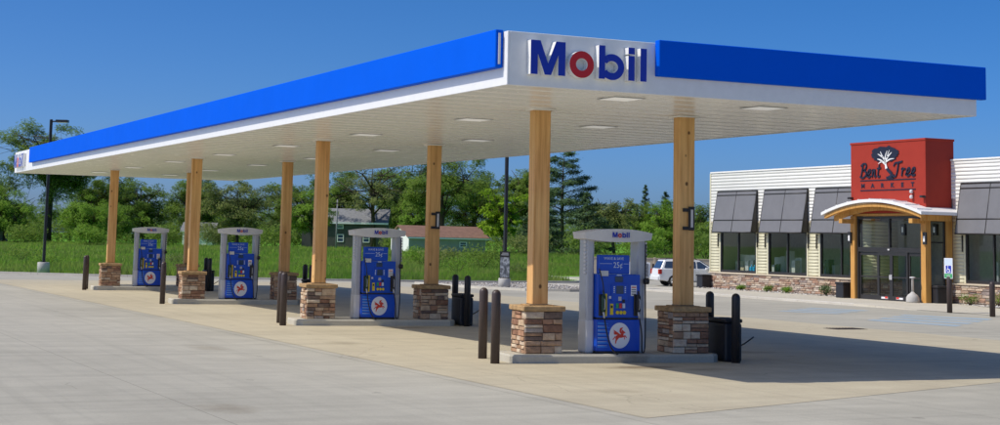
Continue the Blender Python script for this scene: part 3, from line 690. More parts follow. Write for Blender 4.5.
    # nozzles, boots, hoses
    def nozzle(a, mat, yel):
        bt = bx('nozzle_boot', M['black'], cab, uc+a-0.075, uc+a+0.075, vc-0.40, vc-0.3605, z+0.74, z+1.16, 0.01)
        mb = MB().box(uc+a-0.05, uc+a+0.05, vc-0.50, vc-0.42, z+0.82, z+1.14, 0, 0.03, 2)
        mb.tube([(uc+a, vc-0.47, z+1.10), (uc+a, vc-0.46, z+1.18), (uc+a+0.01, vc-0.42, z+1.22)], 0.022, 8, 0)
        mb.tube([(uc+a, vc-0.49, z+0.86), (uc+a, vc-0.53, z+0.90), (uc+a, vc-0.53, z+1.04), (uc+a, vc-0.49, z+1.08)], 0.010, 6, 1)
        mb.cyl((uc+a, vc-0.46, z+0.82), (uc+a+0.02, vc-0.47, z+0.70), 0.026, 0.022, 8, 1)
        mb.build('nozzle', [mat, M['grey']], t)
        if yel: bx('nozzle_flag', M['yellow'], bt, uc+a+0.078, uc+a+0.125, vc-0.385, vc-0.3605, z+0.73, z+1.17, 0.004)
    nozzle(-0.42, M['dgreen'], True); nozzle(0.43, M['black'], False)
    def hose(P, r=0.017):
        Q = [Vector(p) for p in P]; out = []
        for k in range(len(Q)-1):
            a, b, c, d = Q[max(k-1, 0)], Q[k], Q[k+1], Q[min(k+2, len(Q)-1)]
            for s_ in range(6):
                q = s_/6; out.append(0.5*((2*b)+(c-a)*q+(2*a-5*b+4*c-d)*q*q+(3*b-a-3*c+d)*q**3))
        out.append(Q[-1]); MB().tube(out, r, 7).build('hose', M['black'], t)
    hose([(uc-0.40, vc-0.47, z+0.71), (uc-0.36, vc-0.50, z+0.45), (uc-0.28, vc-0.54, z+0.16), (uc-0.16, vc-0.58, z+0.02), (uc-0.10, vc-0.55, z+0.022)])
    hose([(uc-0.49, vc-0.36, z+1.66), (uc-0.48, vc-0.42, z+1.56), (uc-0.44, vc-0.47, z+1.35), (uc-0.42, vc-0.46, z+1.19)], 0.013)
    hose([(uc+0.45, vc-0.47, z+0.71), (uc+0.50, vc-0.49, z+0.40), (uc+0.52, vc-0.47, z+0.10), (uc+0.58, vc-0.40, z+0.03), (uc+0.66, vc-0.33, z+0.10), (uc+0.70, vc-0.27, z+0.6), (uc+0.70, vc-0.25, z+1.4), (uc+0.70, vc-0.25, z+2.15)])
    MB().cyl((uc+0.66, vc-0.28, z+1.42), (uc+0.76, vc-0.28, z+1.42), 0.06, n=12).build('hose_reel', M['black'], t)
    return t
d0 = make_dispenser()
DL = ['blue and grey fuel dispenser nearest the camera, between two stone piers', 'blue and grey fuel dispenser on the second island from the camera', 'blue and grey fuel dispenser on the third island from the camera', 'blue and grey fuel dispenser on the farthest island, left of the others']
for i in range(4):
    d = d0 if i == 0 else copy_tree(d0)
    d.location = (*isl(-0.01, -0.05, i), 0.1665); d.rotation_euler = (0, 0, PHI); d.scale = (0.88, 1, 1); tag(d, DL[i], 'fuel pump', 'fuel dispensers in a row')

# ------------------------------------------------------------------ bollards, bins
def dome(c, r, h, mat, name='bollard'):
    prof = [(r, 0), (r, h-r)] + [(r*math.cos(R(a)), h-r+r*math.sin(R(a))) for a in (20, 40, 60, 78)]
    return MB().lathe(c, prof, 16).build(name, mat, None, c)
bA = dome((0, 0, 0), 0.088, 1.40, M['brown']); bme = bA.data; bpy.data.objects.remove(bA)
bB = dome((0, 0, 0), 0.088, 1.38, M['bblack']); bmk = bB.data; bpy.data.objects.remove(bB)
ORD = ['nearest', 'second', 'third', 'farthest']
for i in range(4):
    for k, (x, y) in enumerate(((-2.63, -0.56), (-2.46, 0.70))):
        tag(link('bollard', bme, None, (*isl(x, y, i), 0)), 'brown steel bollard at the left end of the %s pump island, %s of its pair' % (ORD[i], ('front', 'rear')[k]), 'bollard', 'bollards guarding the pump islands')
    for k, (x, y) in enumerate(((2.40, -0.74), (2.44, 0.50))):
        tag(link('bollard', bmk, None, (*isl(x, y, i), 0)), 'black steel bollard at the right end of the %s pump island, %s of its pair' % (ORD[i], ('front', 'rear')[k]), 'bollard', 'bollards guarding the pump islands')
def make_bin():
    x, y = 18.74, VC-0.22
    t = empty('waste_bin', (x, y, 0))
    mb = MB().box(x-0.17, x+0.21, y-0.42, y+0.42, 0.0, 0.78, 0, 0.05, 3); mb.build('body', M['bin'], t)
    bx('lid', M['bin'], t, x-0.18, x+0.22, y-0.43, y+0.43, 0.7802, 0.86, 0.03, 2)
    bx('bucket', M['black'], t, x-0.08, x+0.12, y-0.28, y+0.05, 0.8602, 0.875, 0.004)
    MB().tube([(x+0.22, y-0.25, 0.30), (x+0.32, y-0.30, 0.36), (x+0.50, y-0.36, 0.50)], 0.014, 6).build('squeegee_handle', M['black'], t)
    return t
w0 = make_bin()
for i in range(4):
    w = w0 if i == 0 else copy_tree(w0)
    w.location = (*isl(2.44, -0.12, i), 0); w.rotation_euler = (0, 0, PHI); tag(w, 'black waste bin with squeegee between bollards at the right end of the %s pump island' % ORD[i], 'waste bin', 'waste bins at the pump islands')

# ------------------------------------------------------------------ the market
SU0, SV0, SV1, SZ = 47.4, 36.0, 72.45, 6.2          # front wall plane, right end (out of frame), left end, parapet
mk = empty('market_building', (54.5, 54, 0), 'cream and white market with grey awnings, stone base and red sign tower', 'building')
WIN = [(68.25, 71.5), (64.0, 67.2), (59.75, 62.95), (49.6, 52.92), (45.2, 48.5), (40.9, 44.2)]   # window openings along Y
WZ0, WZ1 = 1.0, 3.6
VX0, VX1, VU = 53.75, 58.80, 46.0                    # vestibule: ends along Y and its front plane
T_ = 0.18
def wallbox(mb, y0, y1, z0, z1): mb.box(SU0, SU0+T_, y0, y1, z0, z1)
mb = MB(); ys = sorted([SV0] + [y for w in WIN for y in w] + [VX0+0.3, VX1-0.3] + [SV1])
for a, b in zip(ys, ys[1:]):
    mid = (a+b)/2
    if VX0+0.3 <= mid <= VX1-0.3: wallbox(mb, a, b, 3.6, SZ-0.06)
    elif any(w[0] < mid < w[1] for w in WIN): wallbox(mb, a, b, 0.0, WZ0); wallbox(mb, a, b, WZ1, SZ-0.06)
    else: wallbox(mb, a, b, 0.0, SZ-0.06)
mb.build('front_wall', M['mortar'], mk)
bx('side_wall', M['sideb'], mk, SU0+T_+0.001, 62, SV1-T_, SV1-0.002, 0, SZ-0.07)
bx('side_wall', M['sideb'], mk, SU0+T_+0.001, 62, SV0+0.002, SV0+T_, 0, SZ-0.07)
bx('rear_wall', M['sideb'], mk, 62.001, 62.2, SV0, SV1, 0, SZ-0.07)
bx('roof', M['lgrey'], mk, SU0+T_+0.002, 61.99, SV0+T_+0.002, SV1-T_-0.002, 5.2, 5.4)
bx('parapet_cap', M['sidew'], mk, SU0-0.05, SU0+T_+0.05, SV0, SV1+0.04, SZ-0.0598, SZ+0.02, 0.01)
# inside: floor, back wall, counters seen through the glass
bx('shop_floor', M['insidef'], mk, SU0+T_+0.003, 61.9, SV0+T_+0.003, SV1-T_-0.003, 0.02, 0.10)
bx('partition', M['inside'], mk, 52.4, 52.5, SV0+T_+0.004, SV1-T_-0.004, 0.1002, 5.19)
rnd = random.Random(3)
for k in range(11):
    y = 37.5 + k*3.2
    if 53 < y < 59.6: continue
    sh = bx('shelf_unit', M['inside'], mk, 48.75, 49.2, y, y+2.3, 0.1003, rnd.uniform(1.2, 1.9))
    for q in range(5):
        c = rnd.choice(['lgrey', 'trim', 'sideb', 'inside', 'screen', 'lgrey', 'grey'])
        y2 = y + 0.1 + q*0.43; z2 = rnd.uniform(1.15, 2.3)
        bx('goods', M[c], sh, 48.42, 48.74, y2, y2+rnd.uniform(0.2, 0.36), 0.55, z2, 0.01)
bk = MB()
for k in range(4): bk.box(47.75, 47.95, 68.45+k*0.26, 68.62+k*0.26, 1.0, 1.28, 0, 0.03, 2)
for k in range(4): bk.cyl((47.85, 68.535+k*0.26, 1.28), (47.85, 68.535+k*0.26, 1.38), 0.04, n=8)
bk.build('jug_row', M['aqua'], mk)['kind'] = 'stuff'
bx('window_shelf', M['inside'], mk, 47.62, 48.1, 68.3, 71.4, 0.93, 0.998)
# siding: lapped boards, joined (each board is only three pixels tall)
def siding(y0, y1, z0, z1, pitch, name, mat, face='front', u=SU0, holes=(), th=0.007):
    P, Fc = [], []; n = int(round((z1-z0)/pitch))
    for k in range(n):
        a, b = z0+k*(z1-z0)/n, z0+(k+1)*(z1-z0)/n
        segs = [(y0, y1)]
        for (h0, h1, hz0, hz1) in holes:
            if hz0 < (a+b)/2 < hz1:
                ns = []
                for s0, s1 in segs:
                    if h1 <= s0 or h0 >= s1: ns.append((s0, s1))
                    else:
                        if h0 > s0: ns.append((s0, h0))
                        if h1 < s1: ns.append((h1, s1))
                segs = ns
        for s0, s1 in segs:
            i = len(P)
            for yy in (s0, s1):
                for (d, z) in ((0.001, a), (th, a), (0.005, b+0.003), (0.001, b+0.003)):
                    P.append((u-d, yy, z) if face == 'front' else (yy, u-d, z))
            for q in range(4): Fc.append((i+q, i+(q+1) % 4, i+4+(q+1) % 4, i+4+q))
            Fc.append((i+3, i+2, i+1, i)); Fc.append((i+4, i+5, i+6, i+7))
    o = np_mesh(name, P, Fc, mat, mk, (u, y0, z0) if face == 'front' else (y0, u, z0)); o['kind'] = 'stuff'; return o
HO = [(a-0.10, b+0.10, WZ0-0.1, WZ1+0.05) for a, b in WIN] + [(VX0-0.05, VX1+0.05, 0, 4.6)]
siding(SV0, SV1, 3.57, SZ-0.065, 0.165, 'siding', M['sidew'], holes=HO)
siding(SV0, SV1, 0.955, 3.56, 0.15, 'siding', M['sideb'], holes=HO)
bx('band_trim', M['trim'], mk, SU0-0.035, SU0-0.0005, VX1+0.06, SV1, 3.535, 3.59, 0.004)
bx('corner_board', M['sideb'], mk, SU0-0.03, SU0-0.0006, SV1-0.001, SV1+0.09, 0.955, SZ-0.07)
for a, b in ((SV0, VX0-0.02), (VX1+0.06, SV1+0.05)): bx('stone_sill', M['trim'], mk, SU0-0.13, SU0-0.0008, a, b, 0.885, 0.953, 0.01)
for (a, b, single, sd) in ((VX1+0.06, SV1, True, 5), (SV0, VX0-0.02, False, 6)):
    P, Fc = lay_stones(mk, '-x', (SU0-0.001, b, 0.0), b-a, 0.884, 0.075, (0.09, 0.15), (0.30, 0.72), sd, 'ledge', single)
    if P: joined_stones('stone_cladding', P, Fc, M['ledge_i'], mk, (SU0, (a+b)/2, 0))
# windows
for k, (a, b) in enumerate(WIN):
    fr = MB(); w = 0.09; u0, u1 = SU0-0.02, SU0+0.10
    fr.box(u0, u1, a, b, WZ0, WZ0+w).box(u0, u1, a, b, WZ1-w, WZ1).box(u0, u1, a, a+w, WZ0+w+.0002, WZ1-w-.0002).box(u0, u1, b-w, b, WZ0+w+.0002, WZ1-w-.0002)
    win = fr.build('window', M['dark'], mk)
    md = (a+b)/2; bx('mullion', M['dark'], win, u0+0.001, u1-0.001, md-0.035, md+0.035, WZ0+w, WZ1-w)
    for y0_, y1_ in ((a+w, md-0.035), (md+0.035, b-w)): bx('pane', M['glass'], win, SU0+0.03, SU0+0.036, y0_+0.001, y1_-0.001, WZ0+w, WZ1-w)
    for y0_ in (a-0.10, b+0.0005): bx('casing', M['sideb'], win, SU0-0.03, SU0+0.05, y0_, y0_+0.0995, WZ0-0.04, WZ1)
# awnings: hinged grey panels leaning out from the wall, in a dark frame
def awning(y0, y1):
    zt, zb, out = 5.15, 3.03, 0.36
    t = MB().box(SU0-0.07, SU0-0.023, y0, y1, zt-0.02, zt+0.05).build('awning', M['dark'], mk)
    fx = lambda z: SU0 - 0.06 - out*(zt-z)/(zt-zb)
    Zs = [zt, zt-0.20, zb+0.62, zb]
    n_ = Vector((-(zt-zb), 0, out)).normalized()*1.0
    md = (y0+y1)/2
    for a, b in zip(Zs, Zs[1:]):
        for p, q in ((y0+0.02, md-0.025), (md+0.025, y1-0.02)):
            mb = MB(); z1_, z0_ = a-0.03, b+0.03
            F = lambda s_, z, c: (fx(z)-c, s_, z)
            mb.prism([(p, z0_), (q, z0_), (q, z1_), (p, z1_)], F, 0.0, 0.022)
            mb.build('panel', M['awn'], t)
    for zz in Zs:
        mb = MB(); mb.tube([(fx(zz)-0.012, y0, zz), (fx(zz)-0.012, y1, zz)], 0.032, 6); mb.build('rail', M['dark'], t)
    for yy in (y0+0.012, md, y1-0.012):
        mb = MB(); mb.tube([(fx(zt)-0.012, yy, zt), (fx(zb)-0.012, yy, zb)], 0.026, 6); mb.build('rafter', M['dark'], t)
    for yy in (y0+0.012, y1-0.012):
        MB().tube([(fx(zb)-0.012, yy, zb), (SU0-0.06, yy, zb-0.02), (SU0-0.06, yy, zt)], 0.026, 6).build('bracket', M['dark'], t)
        MB().tube([(SU0-0.05, yy, zb-0.05), (SU0-0.05, yy, zb-0.75)], 0.03, 6).build('bracket', M['dark'], t)
        mb = MB(); mb.prism([(SU0-0.05, zb+0.03), (fx(zb)-0.0, zb+0.03), (SU0-0.07, zt-0.04)], lambda a, b, c: (a, c, b), yy-0.006, yy+0.006); mb.build('side_panel', M['dark'], t)
for y0, y1 in ((68.12, 71.72), (63.86, 67.45), (59.70, 63.22), (49.50, 53.10), (45.2, 48.8), (40.9, 44.5)): awning(y0, y1)
# vestibule: glass box between timber posts, red tower above, bowed white roof before it
for (x, y) in ((VU+0.09, VX1-0.14), (VU+0.09, VX0+0.16), (SU0-0.14, VX0+0.14), (SU0-0.14, VX1-0.14)):
    bx('timber_post', M['timber'], mk, x-0.15, x+0.15, y-0.15, y+0.15, 0.06, 3.78, 0.01)
fr = empty('x', (0, 0, 0)); bpy.data.objects.remove(fr)
g0, g1 = VX0+0.36, VX1-0.34
ent = MB().box(VU+0.05, VU+0.17, g0, g1, 2.20, 2.40).box(VU+0.05, VU+0.17, g0, g1, 3.66, 3.76).box(VU+0.05, VU+0.17, g0, g0+0.09, 0.05, 2.1998).box(VU+0.05, VU+0.17, g1-0.09, g1, 0.05, 2.1998).box(VU+0.05, VU+0.17, g0, g0+0.07, 2.4002, 3.6598).box(VU+0.05, VU+0.17, g1-0.07, g1, 2.4002, 3.6598).box(VU+0.05, VU+0.17, 56.22, 56.30, 2.4002, 3.6598)
ent = ent.build('door_frame', M['dark'], mk)
for a, b in ((g0+0.07, 56.22), (56.30, g1-0.07)): bx('pane', M['glass'], ent, VU+0.10, VU+0.106, a+.001, b-.001, 2.401, 3.659)
bx('sensor', M['lgrey'], ent, VU+0.0, VU+0.049, 56.2, 56.32, 2.27, 2.34, 0.01)
edges = [g1-0.09, 57.05, 56.15, 55.05, g0+0.09]
for k, (b, a) in enumerate(zip(edges, edges[1:])):
    w = 0.10; u0, u1 = VU+0.06+(0.05 if k in (0, 3) else 0.0), VU+0.12+(0.05 if k in (0, 3) else 0.0)
    d = MB().box(u0, u1, a+.002, a+w, 0.06, 2.195).box(u0, u1, b-w, b-.002, 0.06, 2.195).box(u0, u1, a+w+.0002, b-w-.0002, 0.06, 0.30).box(u0, u1, a+w+.0002, b-w-.0002, 2.05, 2.195).box(u0, u1, a+w+.0002, b-w-.0002, 1.08, 1.14)
    d = d.build('door', M['dark'], mk)
    for z0_, z1_ in ((0.30, 1.08), (1.14, 2.05)): bx('pane', M['glass'], d, u0+0.02, u0+0.026, a+w+.001, b-w-.001, z0_+.001, z1_-.001)
    if k in (1, 2):
        bx('handle', M['lgrey'], d, u0-0.05, u0-0.003, (b-w+0.02 if k == 2 else a+0.02), (b-0.02 if k == 2 else a+w-0.02), 1.0, 1.22, 0.01)
        st = MB().box(u0-0.004, u0-0.0005, (a+b)/2-0.22, (a+b)/2+0.22, 0.17, 0.25, 0); cx = (a+b)/2+(0.12 if k == 1 else -0.12)*-1
        st.box(u0-0.006, u0-0.0042, cx-0.09, cx+0.09, 0.185, 0.27, 1); st.build('sticker', [M['disc'], M['lred']], d)
# side glass of the vestibule, facing the camera's side
sg = MB().box(VU+0.26, SU0-0.30, VX0+0.10, VX0+0.18, 0.05, 0.16).box(VU+0.26, SU0-0.30, VX0+0.10, VX0+0.18, 3.52, 3.66).box(VU+0.26, VU+0.33, VX0+0.10, VX0+0.18, 0.1602, 3.5198).box(SU0-0.37, SU0-0.30, VX0+0.10, VX0+0.18, 0.1602, 3.5198).box(VU+0.3302, SU0-0.3702, VX0+0.10, VX0+0.18, 2.62, 2.68)
sg = sg.build('side_light', M['dark'], mk)
for z0_, z1_ in ((0.161, 2.62), (2.68, 3.519)): bx('pane', M['glass'], sg, VU+0.331, SU0-0.371, VX0+0.13, VX0+0.136, z0_, z1_)
# return wall inside the vestibule with cream siding over stone, seen through the left leaves
rw = bx('return_wall', M['mortar'], mk, VU+0.30, SU0+0.9, VX1-0.42, VX1-0.30, 0.1004, 3.6)
siding(VU+0.30, SU0+0.9, 0.96, 3.58, 0.15, 'siding', M['sideb'], face='side', u=VX1-0.42)
P, Fc = lay_stones(mk, '-y', (VU+0.30, VX1-0.421, 0.11), 2.2, 0.84, 0.06, (0.09, 0.15), (0.25, 0.6), 9, 'ledge', False)
joined_stones('stone_cladding', P, Fc, M['ledge_i'], mk, (VU+0.3, VX1-0.42, 0.1))
bx('vestibule_ceiling', M['timber'], mk, VU+0.02, SU0-0.001, VX0+0.02, VX1-0.02, 3.785, 3.88)
# red tower
tw = bx('sign_tower', M['mred'], mk, VU, SU0+0.15, VX0+0.02, VX1+0.02, 3.90, 7.05, 0.01)
bx('coping', M['mred'], tw, VU-0.03, SU0+0.18, VX0-0.01, VX1+0.05, 6.985, 7.085, 0.01)
tf = lambda a, b, c: (VU-0.002-c, 56.27-a, 5.95+b)                    # tower face: a to the right, b up
# bent tree emblem
mb = MB(); rn = random.Random(11); crown = []
for k in range(44):
    a = 2*math.pi*k/44; rr = 1.0 + rn.uniform(-0.10, 0.10) + (0.07 if k % 3 == 0 else 0)
    crown.append((-0.16+0.92*rr*math.cos(a), 0.52+0.36*rr*math.sin(a)*(1.0 if math.sin(a) > 0 else 0.85)))
mb.prism(crown, tf, 0.0, 0.03, 0)
for st, w in (([(-0.02, -0.10), (-0.08, 0.12), (-0.12, 0.32)], 0.15), ([(-0.10, 0.10), (-0.40, 0.28), (-0.62, 0.34)], 0.10), ([(-0.12, 0.26), (-0.28, 0.44), (-0.42, 0.66)], 0.085), ([(-0.10, 0.22), (0.12, 0.44), (0.34, 0.60)], 0.10),
              ([(-0.08, 0.18), (0.22, 0.30), (0.50, 0.32)], 0.08), ([(-0.12, 0.28), (-0.06, 0.50), (0.04, 0.68)], 0.08), ([(0.05, 0.38), (0.10, 0.55), (0.20, 0.70)], 0.06), ([(-0.30, 0.22), (-0.46, 0.18), (-0.58, 0.12)], 0.055), ([(-0.26, 0.40), (-0.50, 0.52), (-0.60, 0.56)], 0.06)):
    ribbon(mb, st, w, tf, 0.0302, 0.045, 1, None, True, 4)
ribbon(mb, [(-0.02, -0.04), (0.04, -0.14), (0.20, -0.26), (0.30, -0.34), (0.24, -0.46), (0.10, -0.50)], 0.15, tf, 0.0, 0.034, 0)
ribbon(mb, [(0.22, -0.22), (0.32, -0.40), (0.40, -0.50), (-0.05, -0.50)], 0.10, tf, 0.0, 0.036, 0)
mb.build('tree_emblem', [M['ink'], M['white']], tw)
SCRIPT = {
 'B': [[(0.10, 0.02), (0.16, 0.5), (0.20, 0.98)], [(-0.02, 0.86), (0.2, 1.02), (0.48, 1.02), (0.62, 0.84), (0.50, 0.62), (0.24, 0.54), (0.50, 0.50), (0.68, 0.30), (0.52, 0.06), (0.22, -0.02), (-0.02, 0.10)]],
 'e': [[(-0.06, 0.10), (0.18, 0.22), (0.38, 0.40), (0.30, 0.58), (0.12, 0.48), (0.08, 0.20), (0.22, 0.0), (0.48, 0.10)]],
 'n': [[(0.02, 0.46), (0.10, 0.54), (0.10, 0.0)], [(0.10, 0.2), (0.22, 0.50), (0.36, 0.52), (0.38, 0.3), (0.40, 0.04), (0.56, 0.10)]],
 't': [[(0.20, 0.92), (0.14, 0.3), (0.20, 0.02), (0.42, 0.08)], [(-0.02, 0.62), (0.40, 0.66)]],
 'T': [[(-0.06, 0.74), (0.06, 0.96), (0.4, 1.0), (0.86, 1.06)], [(0.44, 1.0), (0.40, 0.4), (0.28, 0.02), (0.06, 0.02), (0.0, 0.16)]],
 'r': [[(0.0, 0.46), (0.12, 0.56), (0.10, 0.0)], [(0.10, 0.24), (0.22, 0.52), (0.42, 0.50)]]}
def script(ch, x, b0, s):
    mb = MB()
    F = lambda a, b, c: tf(x + (a + 0.16*b)*s, b0 + b*s, c)
    for i, st in enumerate(SCRIPT[ch]): ribbon(mb, st, 0.125, F, 0.0, 0.04+0.003*i, 0, None, False, 6)
    o = mb.build('letter', M['ink'], tw); o['label'] = 'dark script letter ' + ch
for ch, x in (('B', -1.86), ('e', -1.40), ('n', -1.08), ('t', -0.72)): script(ch, x, -0.46, 0.60)
for ch, x in (('T', 0.42), ('r', 0.92), ('e', 1.24), ('e', 1.58)): script(ch, x, -0.46, 0.60)
for k, ch in enumerate('MARKET'):
    mb = MB(); text_into(mb, ch, lambda a, b, c: tf(-1.68+k*0.67+a, -0.92+b, c), 0.26, 0, 0.012, stretch=1.25, bold=0.014); o = mb.build('letter', M['ink'], tw, normals=False); o['label'] = 'dark capital letter ' + ch
for b in (-0.62, -1.06): mb = MB(); mb.prism([(-1.86, b), (1.86, b), (1.86, b+0.045), (-1.86, b+0.045)], tf, 0, 0.02); mb.build('sign_line', M['ink'], tw)
for (a, b) in ((1.68, -1.22), (1.68, -1.45)): p = tf(a, b, 0.0); MB().lathe((p[0]-0.09, p[1], p[2]), [(0.03, 0), (0.08, 0.03), (0.08, 0.12), (0.04, 0.16)], 10).build('flood_lamp', M['lgrey'], tw)
for a in (-2.46, 2.42): p = tf(a, -1.42, 0.0); MB().box(p[0]-0.22, p[0], p[1]-0.09, p[1]+0.09, p[2], p[2]+0.10, 0, 0.02).build('flood_lamp', M['dark'], tw)
# bowed roof
RC, RHW, RF, RB = 56.5, 3.42, 45.15, SU0-0.002
def bow(y, z_end, rise): q = (y-RC)/RHW; return z_end + rise*(1-q*q)
ysr = [RC-RHW+2*RHW*k/24 for k in range(25)]
def bowed(name, mat, x0, x1, zt, zb, rise, par, inset=0.0):
    Lp = [(RC+(y-RC)*(1-inset/RHW), bow(y, zt, rise)) for y in ysr]; Rp = [(RC+(y-RC)*(1-inset/RHW), bow(y, zb, rise)) for y in ysr]
    mb = MB(); mb.strip(Lp, Rp, lambda a, b, c: (c, a, b), x0, x1); return mb.build(name, mat, par)
rf = bowed('entrance_roof', M['white'], RF, RB, 3.93, 3.80, 0.56, mk)
for k in range(9):
    y = RC - RHW + 0.3 + k*0.78; z = bow(y, 3.93, 0.56); bx('seam', M['white'], rf, RF+0.02, VU-0.03, y-0.02, y+0.02, z-0.02, z+0.035)
bowed('arched_beam', M['timber'], RF+0.10, RF+0.26, 3.797, 3.66, 0.50, rf, 0.12)
bowed('arched_beam', M['timber'], RF+0.55, RF+0.70, 3.797, 3.55, 0.46, rf, 0.25)
bx('tie_beam', M['timber'], mk, VU-0.62, SU0-0.004, VX0-0.02, VX0+0.02, 3.30+0.45, 3.899)
for y in (VX0+0.16, VX1-0.14): bx('bracket_beam', M['timber'], mk, RF+0.12, VU-0.0615, y-0.12, y+0.12, 3.44, 3.64, 0.01)
bx('eave_board', M['timber'], mk, RF+0.27, SU0-0.31, VX0-0.36, VX0-0.30, 3.55, 3.79)
for (y, z) in ((VX1-0.02, 2.55), (VX0-0.02, 2.55)):
    s_ = MB().box(VU-0.16, VU-0.07, y-0.11, y+0.11, z, z+0.52, 0, 0.015); s_ = s_.build('wall_lantern', M['dark'], mk)
    bx('lantern_glass', M['lens'], s_, VU-0.168, VU-0.1602, y-0.05, y+0.05, z+0.12, z+0.36)
for y in (56.62, 54.55):
    s_ = MB().box(47.1, 47.25, y-0.14, y+0.14, 2.95, 3.45, 0, 0.02).build('wall_lantern', M['dark'], mk); bx('lantern_glass', M['lens'], s_, 47.09, 47.0998, y-0.05, y+0.05, 3.08, 3.32)

# things standing along the front
t = empty('waste_box', (47.0, 73.6, 0), 'square black planter box at the left end of the market', 'planter')
def planter(x, y, h, w, label):
    t = empty('square_planter', (x, y, 0), label, 'planter', 'square black boxes along the market front')
    zb = 0.10 if y > 53.4 else 0.012
    MB().box(x-w/2*0.9, x+w/2*0.9, y-w/2*0.9, y+w/2*0.9, zb, zb+h-0.09, 0, 0.02).build('body', M['bin'], t)
    mb = MB().box(x-w/2, x+w/2, y-w/2, y+w/2, zb+h-0.0898, zb+h, 0, 0.02); mb.build('rim', M['bin'], t)
    bx('infill', M['mortar'], t, x-w/2+0.06, x+w/2-0.06, y-w/2+0.06, y+w/2-0.06, zb+h+0.0002, zb+h+0.008)
bpy.data.objects.remove(t)
planter(47.0, 72.5, 0.70, 0.62, 'square black planter box at the left corner of the market')
planter(46.0, 59.35, 0.70, 0.60, 'square black planter box left of the market doors')
planter(46.6, 53.75, 0.72, 0.74, 'square black planter box right of the market doors')
x, y = 45.6, 54.2
t = empty('ash_urn', (x, y, 0.1), 'pale concrete ash urn with slim stem beside the market doors', 'ash urn')
MB().lathe((x, y, 0.1), [(0.26, 0), (0.28, 0.05), (0.27, 0.22), (0.20, 0.33), (0.10, 0.40), (0.06, 0.46)], 16).build('base', M['polebase'], t)
MB().lathe((x, y, 0.5), [(0.055, 0), (0.05, 0.60), (0.06, 0.62)], 12).build('stem', M['polebase'], t)
MB().lathe((x, y, 1.1202), [(0.06, 0), (0.13, 0.02), (0.13, 0.05), (0.05, 0.07)], 12).build('head', M['lgrey'], t)
x, y = 41.63, 47.4
t = empty('sign_post', (x, y, 0), 'brown bollard carrying a blue and white accessible parking sign', 'sign')
MB().lathe((x, y, 0.012), [(0.10, 0), (0.10, 1.30), (0.08, 1.34)], 14).build('post', M['brown'], t)
MB().tube([(x, y, 1.35), (x, y, 1.98)], 0.02, 6).build('stem', M['lgrey'], t)
hx = lambda a, b, c: (x - 0.03 - c, y - a, 1.28 + b)
pl = MB(); pl.prism([(-0.23, 0.0), (0.23, 0.0), (0.23, 0.76), (-0.23, 0.76)], hx, 0, 0.012); pl = pl.build('plate', M['disc'], t)
mb = MB(); mb.prism([(-0.21, 0.50), (0.21, 0.50), (0.21, 0.74), (-0.21, 0.74)], hx, 0.0122, 0.015); mb.build('header', M['pale'], pl)
mb = MB(); mb.prism([(-0.21, 0.02), (0.21, 0.02), (0.21, 0.18), (-0.21, 0.18)], hx, 0.0122, 0.015); mb.build('footer', M['green'], pl)
mb = MB(); mb.prism([(-0.14, 0.20), (0.16, 0.20), (0.16, 0.48), (-0.14, 0.48)], hx, 0.0122, 0.015); sq = mb.build('symbol_field', M['navy'], pl)
mb = MB(); mb.strip(arc(0.0, 0.30, 0.08, 0.08, 110, 380, 16), arc(0.0, 0.30, 0.055, 0.055, 110, 380, 16), hx, 0.0152, 0.018)
ribbon(mb, [(-0.02, 0.42), (-0.01, 0.34), (0.06, 0.335), (0.09, 0.25), (0.12, 0.26)], 0.03, hx, 0.0152, 0.019); mb.prism(arc(-0.02, 0.45, 0.022, 0.022, 0, 360, 10)[:-1], hx, 0.0152, 0.018)
o = mb.build('wheelchair_symbol', M['disc'], sq); o['kind'] = 'stuff'
mb = MB(); text_into(mb, 'VAN', hx and (lambda a, b, c: hx(a, 0.06+b, c)), 0.11, 0, 0.0155); o = mb.build('lettering', M['disc'], pl, normals=False); o['kind'] = 'stuff'
tag(dome((41.04, 44.5, 0.012), 0.10, 1.24, M['brown']), 'brown steel bollard at the right edge before the market window', 'bollard', 'bollards before the market')

# ------------------------------------------------------------------ vegetation makers
M['leaf_oak'] = leaf_mat('leaf_mid_green', [(0, (0.12, 0.21, 0.035)), (0.5, (0.20, 0.31, 0.05)), (1, (0.28, 0.38, 0.085))], 0.5, gap=0.46)
M['leaf_lush'] = leaf_mat('leaf_bright_green', [(0, (0.15, 0.29, 0.03)), (0.5, (0.22, 0.39, 0.045)), (1, (0.30, 0.46, 0.075))], 0.5, gap=0.46)
M['leaf_olive'] = leaf_mat('leaf_olive', [(0, (0.15, 0.195, 0.06)), (0.5, (0.215, 0.265, 0.08)), (1, (0.29, 0.32, 0.12))], 0.45, gap=0.46)
M['leaf_lime'] = leaf_mat('leaf_lime', [(0, (0.20, 0.36, 0.015)), (0.5, (0.28, 0.46, 0.02)), (1, (0.36, 0.52, 0.04))], 0.45, gap=0.25)
M['leaf_dark'] = leaf_mat('leaf_needle', [(0, (0.07, 0.125, 0.06)), (0.5, (0.10, 0.17, 0.075)), (1, (0.14, 0.22, 0.095))], 0.25, gap=0.25)
M['leaf_grass'] = leaf_mat('grass_blade', [(0, (0.15, 0.38, 0.03)), (0.45, (0.22, 0.48, 0.045)), (0.85, (0.32, 0.52, 0.07)), (1, (0.48, 0.46, 0.18))], 0.5, upward=0.93, patch=((0.04, 0.47, (0.36, 0.44, 0.11)), (0.07, 0.52, (0.09, 0.25, 0.03)), (0.25, 0.55, (0.42, 0.45, 0.17))))
